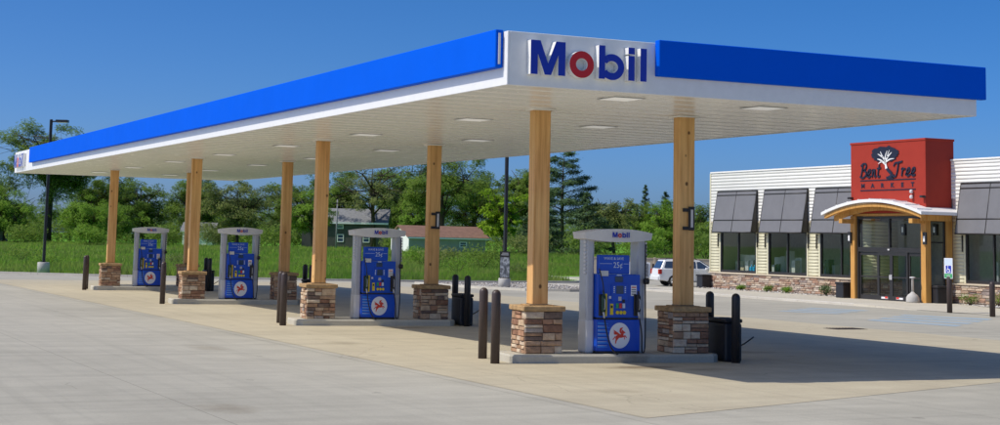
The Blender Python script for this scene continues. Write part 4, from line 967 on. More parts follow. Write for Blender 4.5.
M['leaf_lawn'] = leaf_mat('lawn_blade', [(0, (0.10, 0.16, 0.03)), (0.6, (0.16, 0.20, 0.05)), (1, (0.24, 0.23, 0.09))], 0.3, upward=0.93)
def leaves(C, size, rng, flat=0.0, axis=None):
    """C: (n,3) centres -> diamond leaves; axis (n,3) is the way each leaf tends to face"""
    n = len(C); nrm = rng.normal(size=(n, 3))*0.55
    nrm = nrm + (np.array([0, 0, 0.55]) if axis is None else axis*0.8 + np.array([0, 0, 0.45]))
    nrm /= np.linalg.norm(nrm, axis=1, keepdims=True)
    a = np.cross(nrm, rng.normal(size=(n, 3))); a /= np.linalg.norm(a, axis=1, keepdims=True); b = np.cross(nrm, a)
    s = size*rng.uniform(0.55, 1.35, (n, 1)); a = a*s; b = b*s*rng.uniform(0.4, 0.75, (n, 1))
    V = np.stack([C-a, C-b*0.9+a*0.1, C+a, C+b*0.9+a*0.1], 1).reshape(-1, 3)
    return V, np.arange(4*n).reshape(-1, 4)
def make_tree(x, y, h, r, kind, seed, label, group='trees behind the field'):
    rng = np.random.default_rng(seed); rn = random.Random(seed); zb = float(gz(np.float64(x), np.float64(y))) - 0.05
    names = {'lush': 'leafy_tree', 'lime': 'young_tree', 'pine': 'pine_tree', 'fir': 'fir_tree', 'spruce': 'spruce_tree'}
    t = empty(names.get(kind, 'broadleaf_tree'), (x, y, zb), label, 'tree', group)
    B = Vector((x, y, zb)); mb = MB(); C = []
    leaf = 'leaf_' + {'open': 'oak', 'bare': 'olive', 'pine': 'dark', 'fir': 'dark', 'spruce': 'dark'}.get(kind, kind)
    if kind in ('pine', 'fir', 'spruce'):
        tr = h*0.018 + 0.05
        mb.tube([B, B+Vector((rn.uniform(-.1, .1), rn.uniform(-.1, .1), h*0.5)), B+Vector((0, 0, h*0.97))], [tr, tr*0.7, 0.03], 7)
        n = {'pine': 30, 'fir': 44, 'spruce': 34}[kind]
        for k in range(n):
            q = k/(n-1); z = h*((0.30 if kind == 'pine' else 0.06) + q*(0.68 if kind == 'pine' else 0.92))
            if kind == 'pine': L_ = r*(0.5+0.7*rn.random())*(1-0.55*q**2.2)*(0.45 if rn.random() < 0.2 else 1)
            else: L_ = r*(1-q)**0.8*(0.75+0.5*rn.random()) + 0.12
            a = k*2.4 + rn.uniform(-.4, .4); up_ = 0.18 if kind == 'pine' else -0.18+0.5*q
            e = B + Vector((math.cos(a)*L_, math.sin(a)*L_, z+L_*up_)); s = B + Vector((0, 0, z))
            mb.tube([s, s.lerp(e, 0.5)+Vector((0, 0, 0.05*L_)), e], [0.05+0.012*L_, 0.04, 0.015], 4)
            for j in range(max(3, int(L_*2.6))):
                q2 = rn.uniform(0.25, 1.0) if kind != 'pine' else rn.uniform(0.45, 1.08); c = s.lerp(e, q2); wd = (0.30*L_*(1.15-q2)+0.25)*(1.5 if kind == 'pine' else 1.0)
                m_ = int(34*(2.4 if kind == 'pine' else 1.2)); pts = rng.normal(size=(m_, 3))*np.array([wd, wd, 0.20+0.16*wd])*0.6 + np.array(c[:]); C.append(pts)
        size, flat = (0.17, 0.5)
    else:
        dens = {'open': 0.5, 'bare': 0.28, 'lush': 1.0, 'lime': 0.85, 'olive': 0.85, 'oak': 1.0}[kind]
        th = h*{'open': 0.30, 'bare': 0.34, 'lush': 0.12, 'lime': 0.18, 'olive': 0.2, 'oak': 0.2}[kind]
        tr = 0.022*h + 0.05; lean = Vector((rn.uniform(-.06, .06)*h, rn.uniform(-.06, .06)*h, 0))
        tip = B + lean + Vector((0, 0, h*0.86)); fork = B + lean*0.3 + Vector((0, 0, th))
        mb.tube([B, B+Vector((0, 0, th*0.5)), fork, fork.lerp(tip, 0.5)+Vector((rn.uniform(-.3, .3), rn.uniform(-.3, .3), 0)), tip], [tr*1.25, tr, tr*0.85, tr*0.4, 0.04], 8)
        ch = h - th*0.8; cc = B + lean + Vector((0, 0, th*0.8 + ch*0.5)); rz = ch*0.52
        nl = int(7 + h*0.35); ncl = int((24 + 2.9*r*ch*0.5)*dens)
        limbs = []
        for k in range(nl):
            a = 2*math.pi*(k+rn.random()*0.7)/nl; el = rn.uniform(-0.35, 0.9); s = fork.lerp(tip, rn.uniform(0.0, 0.65))
            d = Vector((math.cos(a)*math.cos(el), math.sin(a)*math.cos(el), math.sin(el)))
            e = cc + Vector((d.x*r*0.82, d.y*r*0.82, d.z*rz*0.85)); md = s.lerp(e, 0.5) + Vector((rn.uniform(-.12, .12)*r, rn.uniform(-.12, .12)*r, 0.10*r))
            mb.tube([s, s.lerp(md, 0.6), md, e], [tr*0.45, tr*0.34, tr*0.24, 0.03], 5); limbs.append((s, md, e))
        for k in range(ncl):
            v = Vector(rng.normal(size=3)); v.normalize(); rad = rn.random()**0.42
            lump = 0.80 + 0.22*math.sin(3.1*math.atan2(v.y, v.x)+seed) + 0.16*math.sin(5*v.z+seed*1.7)
            c = cc + Vector((v.x*r, v.y*r, v.z*rz))*rad*lump
            if c.z < B.z + 0.25*th: continue
            s, md, e = limbs[rn.randrange(nl)]
            s2 = min((md.lerp(e, q/4) for q in range(5)), key=lambda p: (p-c).length)
            if kind in ('open', 'bare') or k % 3 == 0: mb.tube([s2, s2.lerp(c, 0.5)+Vector((0, 0, 0.04*r)), c], [tr*0.13+0.02, 0.03, 0.012], 4)
            cr = (0.10*r + 0.42)*rn.uniform(0.6, 1.25); m_ = int((95 if kind != 'bare' else 55)*(cr/0.9)**1.4*rn.uniform(0.6, 1.2)) + 25
            p = rng.normal(size=(m_, 3)); p /= np.linalg.norm(p, axis=1, keepdims=True); p *= (rng.random((m_, 1))**0.5)*cr*np.array([1.15, 1.15, 0.72]); C.append(p + np.array(c[:]))
        size, flat = 0.20 + 0.004*h, 0.25
    C = np.concatenate(C); ax = C - np.array([x, y, zb + 0.5*h]); ax /= np.linalg.norm(ax, axis=1, keepdims=True); V, F = leaves(C, size, rng, flat, ax)
    mb.build('trunk', M['bark'], t, B); np_mesh('crown', V, F, M[leaf], t, tuple(B)); return len(F)
def make_shrub(x, y, h, r, mat, seed, label, zb=None, n=500, size=0.09, name='shrub', group=None):
    rng = np.random.default_rng(seed); zb = float(gz(np.float64(x), np.float64(y))) if zb is None else zb
    t = empty(name, (x, y, zb), label, 'shrub', group); mb = MB(); C = []
    k_ = 6
    for k in range(k_):
        a = k*1.05+seed; e = Vector((x+0.55*r*math.cos(a), y+0.55*r*math.sin(a), zb+h*(0.55+0.3*((k*7) % 5)/5))); mb.tube([(x, y, zb), Vector((x, y, zb)).lerp(e, 0.5), e], [0.02+0.01*h, 0.015, 0.008], 4)
        p = rng.normal(size=(n//k_, 3)); p /= np.linalg.norm(p, axis=1, keepdims=True); p *= rng.random((n//k_, 1))**0.5*np.array([0.62*r, 0.62*r, 0.45*h]); q = p+np.array(e[:]); q[:, 2] = np.maximum(q[:, 2], zb+0.02); C.append(q)
    V, F = leaves(np.concatenate(C), size, rng); mb.build('stems', M['bark'], t, (x, y, zb))['kind'] = 'stuff'; np_mesh('foliage', V, F, mat, t, (x, y, zb)); return t

# small plants in the beds before the market
for k, (x, y, h, r, mt, lb) in enumerate(((46.9, 68.9, 0.26, 0.24, 'leaf_lush', 'small bright green plant under the leftmost market window'), (46.95, 66.6, 0.30, 0.26, 'leaf_oak', 'small green plant below the gap between the first two market windows'),
        (46.9, 65.0, 0.30, 0.28, 'leaf_lush', 'small yellow green plant under the second market window from the left'), (46.9, 61.9, 0.50, 0.30, 'leaf_dark', 'dark round shrub below the third market window from the left'),
        (46.9, 60.15, 0.48, 0.30, 'leaf_dark', 'dark round shrub beside the black planter left of the doors'), (47.1, 52.4, 0.45, 0.42, 'leaf_oak', 'green mounded shrub right of the market doors'), (47.1, 50.7, 0.50, 0.42, 'leaf_oak', 'green mounded shrub below the rightmost market window'))):
    make_shrub(x, y, h, r, M[mt], 40+k, lb, 0.085 if y > 55 else 0.06, 420, 0.05, 'bed_plant', 'plants in the bed before the market')
def pebbles(name, pts, z, n, seed, s0, s1):
    rng = np.random.default_rng(seed); P = np.array(pts); lo, hi = P.min(0), P.max(0); out = []
    def inside(q):
        c = False; j = len(pts)-1
        for i in range(len(pts)):
            if ((pts[i][1] > q[1]) != (pts[j][1] > q[1])) and (q[0] < (pts[j][0]-pts[i][0])*(q[1]-pts[i][1])/(pts[j][1]-pts[i][1])+pts[i][0]): c = not c
            j = i
        return c
    while len(out) < n:
        q = lo + rng.random(2)*(hi-lo)
        if inside(q): out.append(q)
    Q = np.array(out); s = rng.uniform(s0, s1, (n, 1, 1)); base = np.array([[1, 0, 0], [0, 1, 0], [-1, 0, 0], [0, -1, 0], [0, 0, .8], [0, 0, -.3]], float)
    V = base[None]*s*rng.uniform(0.6, 1.3, (n, 6, 3)); V[:, :, 0] += Q[:, :1]; V[:, :, 1] += Q[:, 1:]; V[:, :, 2] += z
    T = np.array([[0, 1, 4], [1, 2, 4], [2, 3, 4], [3, 0, 4], [1, 0, 5], [2, 1, 5], [3, 2, 5], [0, 3, 5]]); F = (T[None]+6*np.arange(n)[:, None, None]).reshape(-1, 3)
    o = np_mesh(name, V.reshape(-1, 3), F, M['pebble'], None, (Q[0][0], Q[0][1], z)); return tag(o, None, None, None, 'stuff')
mt, nt, b = nodes('pebble'); L(nt, ramp(nt, N(nt, 'ShaderNodeNewGeometry').outputs['Random Per Island'], [(0, (0.20, 0.18, 0.16)), (0.4, (0.42, 0.38, 0.33)), (0.8, (0.60, 0.57, 0.52)), (1, (0.75, 0.73, 0.7))]), b.inputs['Base Color']); b.inputs['Roughness'].default_value = 0.9; M['pebble'] = mt
tag(pebbles('gravel', BED, 0.08, 1500, 1, 0.02, 0.075), 'pale loose stones covering the bed around the lamp post', 'gravel')
tag(pebbles('gravel', [(46.6, 59.7), (46.6, 72.8), (47.3, 72.8), (47.3, 59.7)], 0.09, 700, 2, 0.03, 0.09), 'pale river stones along the left market wall', 'gravel')
tag(pebbles('gravel', [(46.95, 49), (46.95, 53.1), (47.3, 53.1), (47.3, 49)], 0.065, 160, 3, 0.04, 0.12), 'pale river stones along the right market wall', 'gravel')

# ------------------------------------------------------------------ lamp posts
def lamp_post(x, y, hb, rb, htop, label, arm):
    t = empty('lamp_post', (x, y, 0), label, 'lamp post', 'black lamp posts around the lot')
    MB().lathe((x, y, -0.02), [(rb, 0), (rb, hb), (rb*0.94, hb+0.03)], 20).build('footing', M['polebase'], t)
    MB().box(x-0.17, x+0.17, y-0.17, y+0.17, hb+0.0105, hb+0.05, 0, 0.01).build('base_plate', M['pole'], t)
    MB().box(x-0.075, x+0.075, y-0.075, y+0.075, hb+0.05, htop, 0, 0.012).build('pole', M['pole'], t)
    ax, ay = arm; MB().tube([(x, y, htop-0.12), (x+ax*0.35, y+ay*0.35, htop-0.10)], 0.045, 8).build('arm', M['pole'], t)
    px, py = -ay, ax; q = lambda a, b, c: (x+ax*a+px*b, y+ay*a+py*b, c)
    hd = MB(); hd.prism([(0.30, -0.2), (0.95, -0.2), (0.95, 0.2), (0.30, 0.2)], q, htop-0.16, htop-0.02); hd = hd.build('lamp_head', M['pole'], t)
    ln = MB(); ln.prism([(0.38, -0.14), (0.87, -0.14), (0.87, 0.14), (0.38, 0.14)], q, htop-0.175, htop-0.1602); ln.build('lens', M['lens'], hd); return t
lamp_post(16.07, 91.2, 0.65, 0.33, 8.55, 'black lamp post on a concrete footing at the left edge of the lot', (0.9, -0.43))
lamp_post(34.77, 71.5, 0.52, 0.30, 8.6, 'black lamp post in the gravel bed, carrying a poster', (0.9, 0.43))
x, y = 34.70, 71.35
t = empty('pole_poster', (x, y, 0.55), 'grey photo poster board fixed low on the lamp post in the gravel bed', 'poster')
ca, sa = math.cos(-TH), math.sin(-TH)
pf = lambda a, b, c: (x + ca*a + sa*c, y + sa*a - ca*c, 0.55 + b)
mb = MB(); mb.prism([(-0.25, 0), (0.25, 0), (0.25, 1.28), (-0.25, 1.28)], pf, 0.02, 0.06); mb.build('board', M['dark'], t)
def poster_mat():
    mt, nt, b = nodes('poster_print'); p = pos(nt); n1 = noise(nt, mapping(nt, p, (3, 3, 2)), 1.6, 3, 0.5)
    L(nt, ramp(nt, n1, [(0.36, (0.10, 0.11, 0.12)), (0.48, (0.26, 0.28, 0.30)), (0.56, (0.55, 0.58, 0.60)), (0.66, (0.16, 0.17, 0.18))]), b.inputs['Base Color']); b.inputs['Roughness'].default_value = 0.4; return mt
mb = MB(); mb.prism([(-0.22, 0.03), (0.22, 0.03), (0.22, 1.0), (-0.22, 1.0)], pf, 0.0602, 0.064); mb.build('print', poster_mat(), t)
mb = MB(); mb.prism([(-0.18, 1.10), (0.18, 1.10), (0.18, 1.13), (-0.18, 1.13)], pf, 0.0602, 0.064); mb.prism([(-0.14, 1.18), (0.16, 1.18), (0.16, 1.21), (-0.14, 1.21)], pf, 0.0602, 0.064); o = mb.build('caption_bars', M['lgrey'], t); o['kind'] = 'stuff'

# ------------------------------------------------------------------ white car, tan fence, cabinet
def make_suv(x, y, rz):
    t = empty('parked_car', (0, 0, 0), 'white sport utility car parked behind the left end of the market', 'car')
    L_, W = 4.35, 0.86
    sf = lambda a, b, c: (a, c, b)
    def wheel_arch(cx, r=0.37): return [(cx+r*math.cos(R(a)), 0.34+r*math.sin(R(a))) for a in range(0, 181, 15)]
    body = [(2.14, 0.42), (2.17, 0.62), (2.10, 0.84), (1.95, 0.95), (1.15, 1.04), (-2.02, 1.06), (-2.12, 0.98), (-2.16, 0.62), (-2.12, 0.40)]
    low = [(-1.64, 0.30)] + wheel_arch(-1.27)[::-1] + [(-0.88, 0.27), (0.92, 0.27)] + wheel_arch(1.31)[::-1] + [(1.70, 0.30)]
    mb = MB(); mb.prism(low + body, sf, -W, W); es = [e for e in mb.bm.edges if abs(e.verts[0].co.y-e.verts[1].co.y) < 1e-5]
    bmesh.ops.bevel(mb.bm, geom=es, offset=0.05, segments=3, affect='EDGES', profile=0.6); b = mb.build('body', M['carwhite'], t)
    # cabin with sloping screens, narrower at the roof
    lo = [(1.12, 1.03), (-2.02, 1.03)]; hi = [(0.30, 1.60), (-1.86, 1.58)]
    mb = MB(); vs_ = []
    for (px, pz, w) in ((1.12, 1.03, 0.81), (0.26, 1.58, 0.63), (-0.7, 1.63, 0.64), (-1.78, 1.58, 0.62), (-2.04, 1.03, 0.79)): vs_.append([mb.bm.verts.new((px, -w, pz)), mb.bm.verts.new((px, w, pz))])
    for a, c in zip(vs_, vs_[1:]): mb.bm.faces.new((a[0], a[1], c[1], c[0]))
    for s_ in (0, 1): mb.bm.faces.new([v[s_] for v in vs_])
    mb.bm.faces.new((vs_[0][0], vs_[0][1], vs_[-1][1], vs_[-1][0]))
    bmesh.ops.bevel(mb.bm, geom=mb.bm.edges[:], offset=0.04, segments=3, affect='EDGES', profile=0.6); cab = mb.build('cabin', M['carwhite'], t)
    def side_pt(a, z, s_): w = 0.81 + (z-1.03)/(1.60-1.03)*(0.635-0.81) + 0.004; return (a, s_*w, z)
    for s_ in (-1, 1):
        for Q in ([(0.86, 1.09), (0.10, 1.09), (0.10, 1.50), (0.30, 1.50)], [(0.02, 1.09), (-0.90, 1.09), (-0.90, 1.51), (0.02, 1.50)], [(-0.98, 1.09), (-1.84, 1.10), (-1.70, 1.49), (-0.98, 1.51)]):
            mb = MB(); A = [mb.bm.verts.new(side_pt(a, z, s_)) for a, z in Q]; B_ = [mb.bm.verts.new(Vector(side_pt(a, z, s_))+Vector((0, s_*0.006, 0))) for a, z in Q]
            mb.bm.faces.new(A); mb.bm.faces.new(B_)
            for k in range(4): mb.bm.faces.new((A[k], A[(k+1) % 4], B_[(k+1) % 4], B_[k]))
            mb.build('side_window', M['screen'], cab)
        MB().box(0.55, 0.72, s_*0.83, s_*1.0, 1.02, 1.16, 0, 0.03, 2).build('mirror', M['carwhite'], t)
        MB().tube([(0.15, s_*0.57, 1.62), (0.05, s_*0.57, 1.69), (-1.60, s_*0.57, 1.68), (-1.70, s_*0.57, 1.61)], 0.022, 6).build('roof_rail', M['dark'], cab)
        for cx, nm in ((-1.27, 'rear'), (1.31, 'front')):
            w = MB(); w.cyl((cx, s_*0.66, 0.34), (cx, s_*0.875, 0.34), 0.34, n=24); w = w.build('wheel', M['tyre'], t)
            mb = MB(); mb.cyl((cx, s_*0.8755, 0.34), (cx, s_*0.885, 0.34), 0.225, n=20)
            for k in range(5):
                a = 2*math.pi*k/5; mb.tube([(cx+0.05*math.cos(a), s_*0.89, 0.34+0.05*math.sin(a)), (cx+0.21*math.cos(a), s_*0.887, 0.34+0.21*math.sin(a))], 0.035, 5)
            mb.build('rim', M['alloy'], w)
        MB().box(-2.17, -1.98, s_*0.66, s_*0.872, 0.72, 1.02, 0, 0.02).build('tail_light', M['taillight'], t)
        MB().box(2.0, 2.16, s_*0.50, s_*0.84, 0.68, 0.86, 0, 0.03).build('headlight', M['lens'], t)
        for a in (-0.86, 0.06): MB().box(a-0.09, a+0.09, s_*0.862, s_*0.885, 0.90, 0.93, 0, 0.006).build('door_handle', M['lgrey'], t)
        for a in (-0.94, -0.02, 0.92): MB().box(a-0.005, a+0.005, s_*0.8605, s_*0.863, 0.36, 1.0).build('door_seam', M['dark'], t)
        MB().box(-0.86, 0.9, s_*0.85, s_*0.885, 0.26, 0.36, 0, 0.01).build('sill_trim', M['louvre'], t)
    def quad(name, pts, off):
        mb = MB(); A = [mb.bm.verts.new(p) for p in pts]; B_ = [mb.bm.verts.new(Vector(p)+Vector(off)) for p in pts]; mb.bm.faces.new(A); mb.bm.faces.new(B_)
        for k in range(4): mb.bm.faces.new((A[k], A[(k+1) % 4], B_[(k+1) % 4], B_[k]))
        mb.build(name, M['screen'], cab)
    quad('windscreen', [(1.08, -0.72, 1.07), (1.08, 0.72, 1.07), (0.36, 0.58, 1.53), (0.36, -0.58, 1.53)], (0.03, 0, 0.02))
    quad('rear_window', [(-2.03, -0.68, 1.08), (-2.03, 0.68, 1.08), (-1.83, 0.56, 1.50), (-1.83, -0.56, 1.50)], (-0.02, 0, 0.005))
    MB().box(-2.22, -2.10, -0.80, 0.80, 0.36, 0.60, 0, 0.03, 2).build('bumper', M['carwhite'], t); MB().box(2.08, 2.22, -0.80, 0.80, 0.36, 0.58, 0, 0.03, 2).build('bumper', M['carwhite'], t)
    t.location = (x, y, 0); t.rotation_euler = (0, 0, rz); return t
make_suv(49.85, 78.2, R(-15)).scale = (1, 1, 0.93)
fe = empty('tan_fence', (62, 92.3, 0), 'tan panel fence behind the white car', 'fence')
for k in range(9):
    x0 = 52.6 + k*2.4
    bx('fence_post', M['tanwall'], fe, x0-0.07, x0+0.07, 92.2, 92.4, 0, 1.45, 0.01)
    bx('panel', M['tanwall'], fe, x0+0.0702, x0+2.3298, 92.26, 92.34, 0.04, 1.36)
    bx('cap_rail', M['tanwall'], fe, x0+0.0704, x0+2.3296, 92.22, 92.38, 1.3602, 1.41, 0.008)
fe.location = (61.5, 92.6, 0); fe.rotation_euler = (0, 0, -TH)
t = empty('utility_cabinet', (54.8, 91.2, 0), 'white utility cabinet with grey louvred door before the tan fence', 'cabinet')
bx('skid', M['dark'], t, 54.0, 55.9, 90.75, 91.65, 0.0, 0.12)
MB().box(53.9, 56.0, 90.7, 91.7, 0.1202, 1.12, 0, 0.02).build('casing', M['carwhite'], t)
lv = bx('louvre_panel', M['louvre'], t, 55.05, 55.85, 90.66, 90.698, 0.18, 1.06)
for k in range(9): bx('slat', M['louvre'], lv, 55.08, 55.82, 90.635, 90.6595, 0.22+k*0.092, 0.275+k*0.092)
bx('side_post', M['brown'], t, 56.15, 56.28, 90.9, 91.05, 0, 1.05)
t.location = (54.6, 93.0, 0); t.rotation_euler = (0, 0, -TH)

# ------------------------------------------------------------------ houses beyond the field
def place(t, x, y, rz, z): t.location = (x, y, z); t.rotation_euler = (0, 0, rz)
def gable_house(name, label, W, D, He, Hr, wall, roof, wins, door=None, gable=None, trim='white'):
    """local axes: x to the right, y away from the camera, ridge along x"""
    t = empty(name, (0, 0, 0), label, 'house')
    mb = MB().box(0, W, 0, D, -1, He); mb.prism([(0, He), (D, He), (D/2, Hr-0.12)], lambda a, b, c: (c, a, b), 0.001, W-0.001); mb.build('wall', wall, t)
    if gable is not None:
        mb = MB(); mb.prism([(0.0, -0.9), (D, -0.9), (D, He), (D/2, Hr-0.14), (0.0, He)], lambda a, b, c: (c, a, b), -0.05, -0.004); mb.build('gable_wall', gable, t)
    r = MB()
    for s_ in (0, 1):
        y0, y1 = (-0.45, D/2) if s_ == 0 else (D+0.45, D/2); z0 = He - 0.45*(Hr-He)/(D/2)
        A = [(-0.4, y0, z0), (W+0.4, y0, z0), (W+0.4, y1, Hr), (-0.4, y1, Hr)]; lo = [r.bm.verts.new(p) for p in A]; hi = [r.bm.verts.new((p[0], p[1], p[2]+0.14)) for p in A]
        r.bm.faces.new(lo); r.bm.faces.new(hi)
        for k in range(4): r.bm.faces.new((lo[k], lo[(k+1) % 4], hi[(k+1) % 4], hi[k]))
    rr = r.build('roof', roof, t)
    bx('fascia_board', M['white'] if trim == 'white' else M['lgrey'], t, -0.38, W+0.38, -0.49, -0.452, He-0.75*(Hr-He)/(D/2), He-0.1)
    for (x0, x1, z0, z1) in wins:
        w = MB().box(x0, x1, -0.07, -0.003, z0, z0+0.12).box(x0, x1, -0.07, -0.003, z1-0.12, z1).box(x0, x0+0.12, -0.07, -0.003, z0+.121, z1-.121).box(x1-0.12, x1, -0.07, -0.003, z0+.121, z1-.121).box(x0+.121, x1-.121, -0.06, -0.003, (z0+z1)/2-0.04, (z0+z1)/2+0.04)
        w = w.build('window', M['white'], t); bx('pane', M['screen'], w, x0+0.121, x1-0.121, -0.03, -0.004, z0+0.121, z1-0.121)
    if door:
        x0, x1, z1 = door; d = bx('door', M['white'], t, x0, x1, -0.09, -0.003, -0.5, z1); bx('pane', M['lgrey'], d, x0+0.15, x1-0.15, -0.1, -0.0902, 0.9, z1-0.2)
    return t
RZ = -TH
t = gable_house('dark_house', 'dark two storey house with grey shingle roof beyond the field', 14.0, 8.0, 4.6, 6.7, M['hwall'], M['hroof'], [(5.9, 7.0, 1.2, 2.5), (5.8, 6.9, 3.4, 4.1), (10.2, 11.3, 1.2, 2.5)])
place(t, 86.9, 256.2, RZ, 0.45)
t = gable_house('low_shed', 'low outbuilding with brown roof and white gable end beyond the field', 11.5, 7.0, 2.3, 3.7, M['bwall'], M['broof'], [(7.5, 8.6, 0.9, 1.7)], None, M['white'])
place(t, 85.0, 205.0, RZ+R(24), 0.45)
o = MB().box(-0.12, -0.06, 2.2, 4.8, -0.6, 2.1).build('shed_door', M['lgrey'], None); o.parent = t
t = gable_house('grey_house', 'grey roofed house at the far left behind the trees', 12.0, 8.0, 3.4, 5.6, M['bwall'], M['hroof'], [(9.0, 10.2, 1.0, 2.2), (3.0, 4.2, 1.0, 2.2)])
place(t, 27.5, 268.5, RZ, 0.5)
t = gable_house('white_cottage', 'small white cottage glimpsed between the trees on the left', 5.0, 5.0, 2.6, 3.8, M['carwhite'], M['hroof'], [(1.2, 2.2, 0.9, 1.9)], (3.2, 4.1, 2.1))
place(t, 68.8, 264.0, RZ, 0.5)
x, y = 79.5, 219.0
t = empty('utility_pole', (x, y, 0.4), 'thin grey utility pole standing before the dark house', 'utility pole')
MB().cyl((x, y, 0.3), (x, y, 7.8), 0.13, 0.10, 8).build('pole', M['hroof'], t); bx('crossarm', M['bark'], t, x-0.9, x+0.9, y-0.22, y-0.135, 7.2, 7.34)

# ------------------------------------------------------------------ trees
TREES = [
    (50.0, 281.2, 21.8, 12.7, 'open', 'tallest airy tree with bare lower limbs at the far left'), (40.3, 264.6, 9.4, 6.6, 'lush', 'bright green spreading tree at the left edge'),
    (51.9, 255.5, 7.6, 6.3, 'lush', 'low bright green tree just left of the farthest timber post'), (65.9, 278.9, 11.6, 7.0, 'oak', 'broad green tree seen right of the farthest timber post'),
    (57.2, 261.8, 8.2, 4.4, 'lush', 'small bright tree behind the farthest timber post'), (73.2, 270.1, 12.6, 6.7, 'oak', 'rounded green tree above the third dispenser'),
    (75.9, 256.4, 11.5, 7.6, 'olive', 'olive brown broad tree above the third dispenser'), (87.4, 266.8, 12.4, 6.2, 'oak', 'dense green tree left of the dark house'),
    (83.4, 240.4, 9.8, 4.3, 'lush', 'bright green tree at the left corner of the dark house'), (97.7, 251.2, 16.2, 8.3, 'bare', 'thin leaved tree with dark bare limbs behind the second dispenser'),
    (107.4, 264.4, 15.6, 7.1, 'oak', 'tall green tree behind the thin leaved tree'), (98.7, 236.6, 9.9, 4.0, 'lush', 'bright green tree right of the second dispenser'),
    (96.4, 219.9, 15.6, 9.0, 'open', 'wide spreading tree with thick leaning trunk beside the brown roofed shed'), (97.8, 201.5, 9.8, 3.7, 'lime', 'lime green young tree beside the lamp post with the poster'),
    (118.2, 255.6, 14.8, 7.9, 'oak', 'tall green tree rising behind the lime green tree'), (125.0, 248.8, 16.3, 6.3, 'oak', 'tall green tree left of the big pine'),
    (123.9, 233.4, 16.6, 6.1, 'pine', 'tall open crowned pine right of the nearest timber post'), (111.3, 216.4, 10.0, 4.8, 'fir', 'dark fir standing before the tall pine'),
    (115.9, 210.6, 9.4, 4.6, 'fir', 'dark spreading fir behind the nearest dispenser'), (127.5, 222.8, 10.4, 5.4, 'olive', 'yellow green rounded tree above the nearest dispenser'),
    (137.4, 232.2, 9.9, 4.6, 'oak', 'green tree right of the yellow green rounded tree'), (156.7, 262.0, 13.0, 1.9, 'spruce', 'slim pointed spruce on the skyline left of the market'),
    (153.4, 249.4, 11.4, 2.9, 'spruce', 'second pointed spruce on the skyline, nearer the market'), (126.4, 205.5, 8.4, 4.6, 'lush', 'bright green tree above the white car'),
    (135.1, 210.3, 8.8, 4.4, 'oak', 'green tree against the left corner of the market'), (133.7, 199.1, 7.6, 3.8, 'oak', 'low green tree half hidden by the market corner'),
    (34.6, 276.2, 15.0, 9.9, 'oak', 'large green tree cut by the left picture edge'), (99.3, 275.3, 14.4, 7.6, 'oak', 'dense green tree rising behind the dark house'),
    (61.0, 292.0, 13.5, 8.0, 'oak', 'dark green tree behind the tall airy tree'), (140.0, 226.0, 9.2, 5.0, 'lush', 'pale green tree behind the market corner')]
for k, (x, y, h, r, kd, lb) in enumerate(TREES): make_tree(x, y, h, r, kd, 300+k, lb)
# far wood: one mass closing the gaps behind the trees
rng = np.random.default_rng(77); C = []
for k in range(330):
    rr_ = rng.uniform(-135, 75) if k < 230 else rng.uniform(-340, -135); ff = rng.uniform(292, 330); x = ff*math.sin(TH)+rr_*math.cos(TH); y = ff*math.cos(TH)-rr_*math.sin(TH)
    hh = rng.uniform(5.0, 9.5); p = rng.normal(size=(330, 3)); p /= np.linalg.norm(p, axis=1, keepdims=True); p *= rng.random((330, 1))**0.4*np.array([3.6, 3.6, hh*0.55]); p += np.array([x, y, 0.3+hh*0.5]); C.append(p)
V, F = leaves(np.concatenate(C), 0.42, rng, 0.2); o = np_mesh('distant_wood', V, F, M['leaf_oak']); tag(o, 'dark mass of woodland closing the view behind the trees', 'woodland', None, 'stuff')
# scrub under the tree line
for k, (rr_, ff, h, r, mt) in enumerate([(-82, 246, 3.4, 3.2, 'leaf_lush'), (-70, 240, 2.8, 3.0, 'leaf_oak'), (-60, 238, 2.6, 2.6, 'leaf_lush'), (-50, 243, 3.0, 3.0, 'leaf_oak'), (-41, 236, 2.6, 2.6, 'leaf_olive'), (-33, 241, 3.2, 3.0, 'leaf_oak'), (-14, 232, 2.4, 2.6, 'leaf_oak'), (4, 205, 2.8, 3.0, 'leaf_olive'), (12, 214, 3.4, 3.0, 'leaf_oak'), (19, 206, 3.2, 3.0, 'leaf_lush'), (26, 200, 3.4, 3.2, 'leaf_oak'), (33, 204, 3.4, 3.2, 'leaf_lush'), (-91, 250, 3.4, 3.4, 'leaf_oak'), (-1.0, 128, 1.9, 1.9, 'leaf_oak'), (-4.5, 134, 1.6, 1.8, 'leaf_olive'), (-6.5, 140, 1.5, 1.6, 'leaf_lush')]):
    x = ff*math.sin(TH)+rr_*math.cos(TH); y = ff*math.cos(TH)-rr_*math.sin(TH)
    where = ['at the far left', 'left of the farthest timber post', 'behind the farthest timber post', 'left of the third dispenser', 'behind the third dispenser', 'right of the third dispenser', 'beside the second dispenser', 'right of the brown roofed shed', 'behind the nearest timber post', 'left of the nearest dispenser', 'behind the nearest dispenser', 'above the tan fence', 'cut by the left edge', 'left of the poster in the field', 'before the brown roofed shed', 'left of the brown roofed shed'][k]
    make_shrub(x, y, h, r, M[mt], 500+k, 'leafy green scrub bush ' + where, None, 1500 if ff > 150 else 1300, 0.24 if ff > 150 else 0.13, 'scrub_bush', 'scrub bushes in and behind the field')

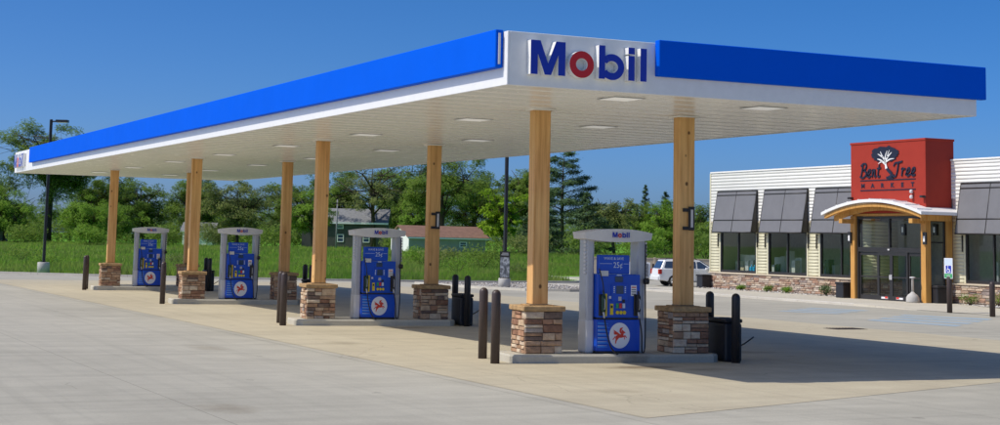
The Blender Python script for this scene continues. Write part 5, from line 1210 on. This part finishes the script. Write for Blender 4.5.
for k, (rr_, ff, h, r, mt, wh) in enumerate([(-30, 108, 0.8, 0.9, 'leaf_lush', 'left of the third dispenser'), (-24, 122, 0.9, 1.1, 'leaf_olive', 'between the third and second dispensers'), (-12, 104, 0.7, 0.9, 'leaf_lush', 'left of the second dispenser'), (-9.5, 116, 1.1, 1.2, 'leaf_oak', 'right of the second dispenser'),
        (1.6, 106, 0.8, 1.0, 'leaf_olive', 'right of the poster'), (-37, 126, 1.0, 1.2, 'leaf_oak', 'right of the farthest dispenser'), (-19.5, 101, 0.6, 0.8, 'leaf_olive', 'left of the dark house'), (-2.6, 110, 1.3, 1.2, 'leaf_lush', 'just left of the poster')]):
    make_shrub(ff*math.sin(TH)+rr_*math.cos(TH), ff*math.cos(TH)-rr_*math.sin(TH), h, r, M[mt], 700+k, 'tall leafy weed clump in the field ' + wh, None, 600, 0.09, 'weed_clump', 'weed clumps in the field')
# ------------------------------------------------------------------ field grass
def inside_lot(x, y):
    ex = np.array([p[0] for p in EDGE]); ey = np.array([p[1] for p in EDGE]); return y < np.interp(x, ex, ey) + 0.12
def grass(name, n, f0_, f1_, hmin, hmax, wid, mat, seed, keep, label, pw=1.0):
    rng = np.random.default_rng(seed); ff = f0_ + (f1_-f0_)*rng.random(n)**pw; lat = rng.uniform(-0.345, 0.345, n)*ff + rng.uniform(-3, 3, n)
    x = ff*math.sin(TH)+lat*math.cos(TH); y = ff*math.cos(TH)-lat*math.sin(TH)
    x += rng.normal(size=n)*0.2; y += rng.normal(size=n)*0.2; m_ = keep(x, y); x, y, ff = x[m_], y[m_], ff[m_]; n = len(x)
    clump = 0.5+0.25*np.sin(x*0.55+1.3*np.sin(y*0.4))*np.sin(y*0.47+1.1*np.sin(x*0.31)) + 0.25*np.sin(x*0.13+2.1*np.sin(y*0.09))*np.cos(y*0.17+x*0.05)
    h = (hmin + (hmax-hmin)*clump**1.6)*rng.uniform(0.5, 1.3, n); h = np.where(rng.random(n) < 0.012, h*1.9, h); w = wid*(ff/110)*rng.uniform(0.6, 1.4, n)
    a = rng.uniform(0, 2*np.pi, n); z = gz(x, y); bend = rng.normal(size=(n, 2))*0.33*h[:, None]
    B0 = np.stack([x-np.cos(a)*w, y-np.sin(a)*w, z-0.03], 1); B1 = np.stack([x+np.cos(a)*w, y+np.sin(a)*w, z-0.03], 1); T = np.stack([x+bend[:, 0], y+bend[:, 1], z+h], 1)
    V = np.stack([B0, B1, T], 1).reshape(-1, 3); o = np_mesh(name, V, np.arange(3*n).reshape(-1, 3), mat); return tag(o, label, 'grass', None, 'stuff')
def fieldk(x, y): return ~inside_lot(x, y) & ~((x > 50) & (y < 98.7)) & (y > 60) & ~inside_lot(x, y - 2.6) & ~((x > 48) & (y < 99.5) & (x*math.sin(TH) + y*math.cos(TH) < 111.5))
grass('tall_grass', 620000, 84, 262, 0.10, 0.75, 0.019, M['leaf_grass'], 1, fieldk, 'tall wild green grass filling the field behind the lot', 1.5)
def lawnk(x, y): return ~inside_lot(x, y) & inside_lot(x, y - 5.5) & (x < 51)
grass('lawn_grass', 140000, 78, 130, 0.04, 0.11, 0.02, M['leaf_lawn'], 2, lawnk, 'mown grass strip along the kerb of the lot')
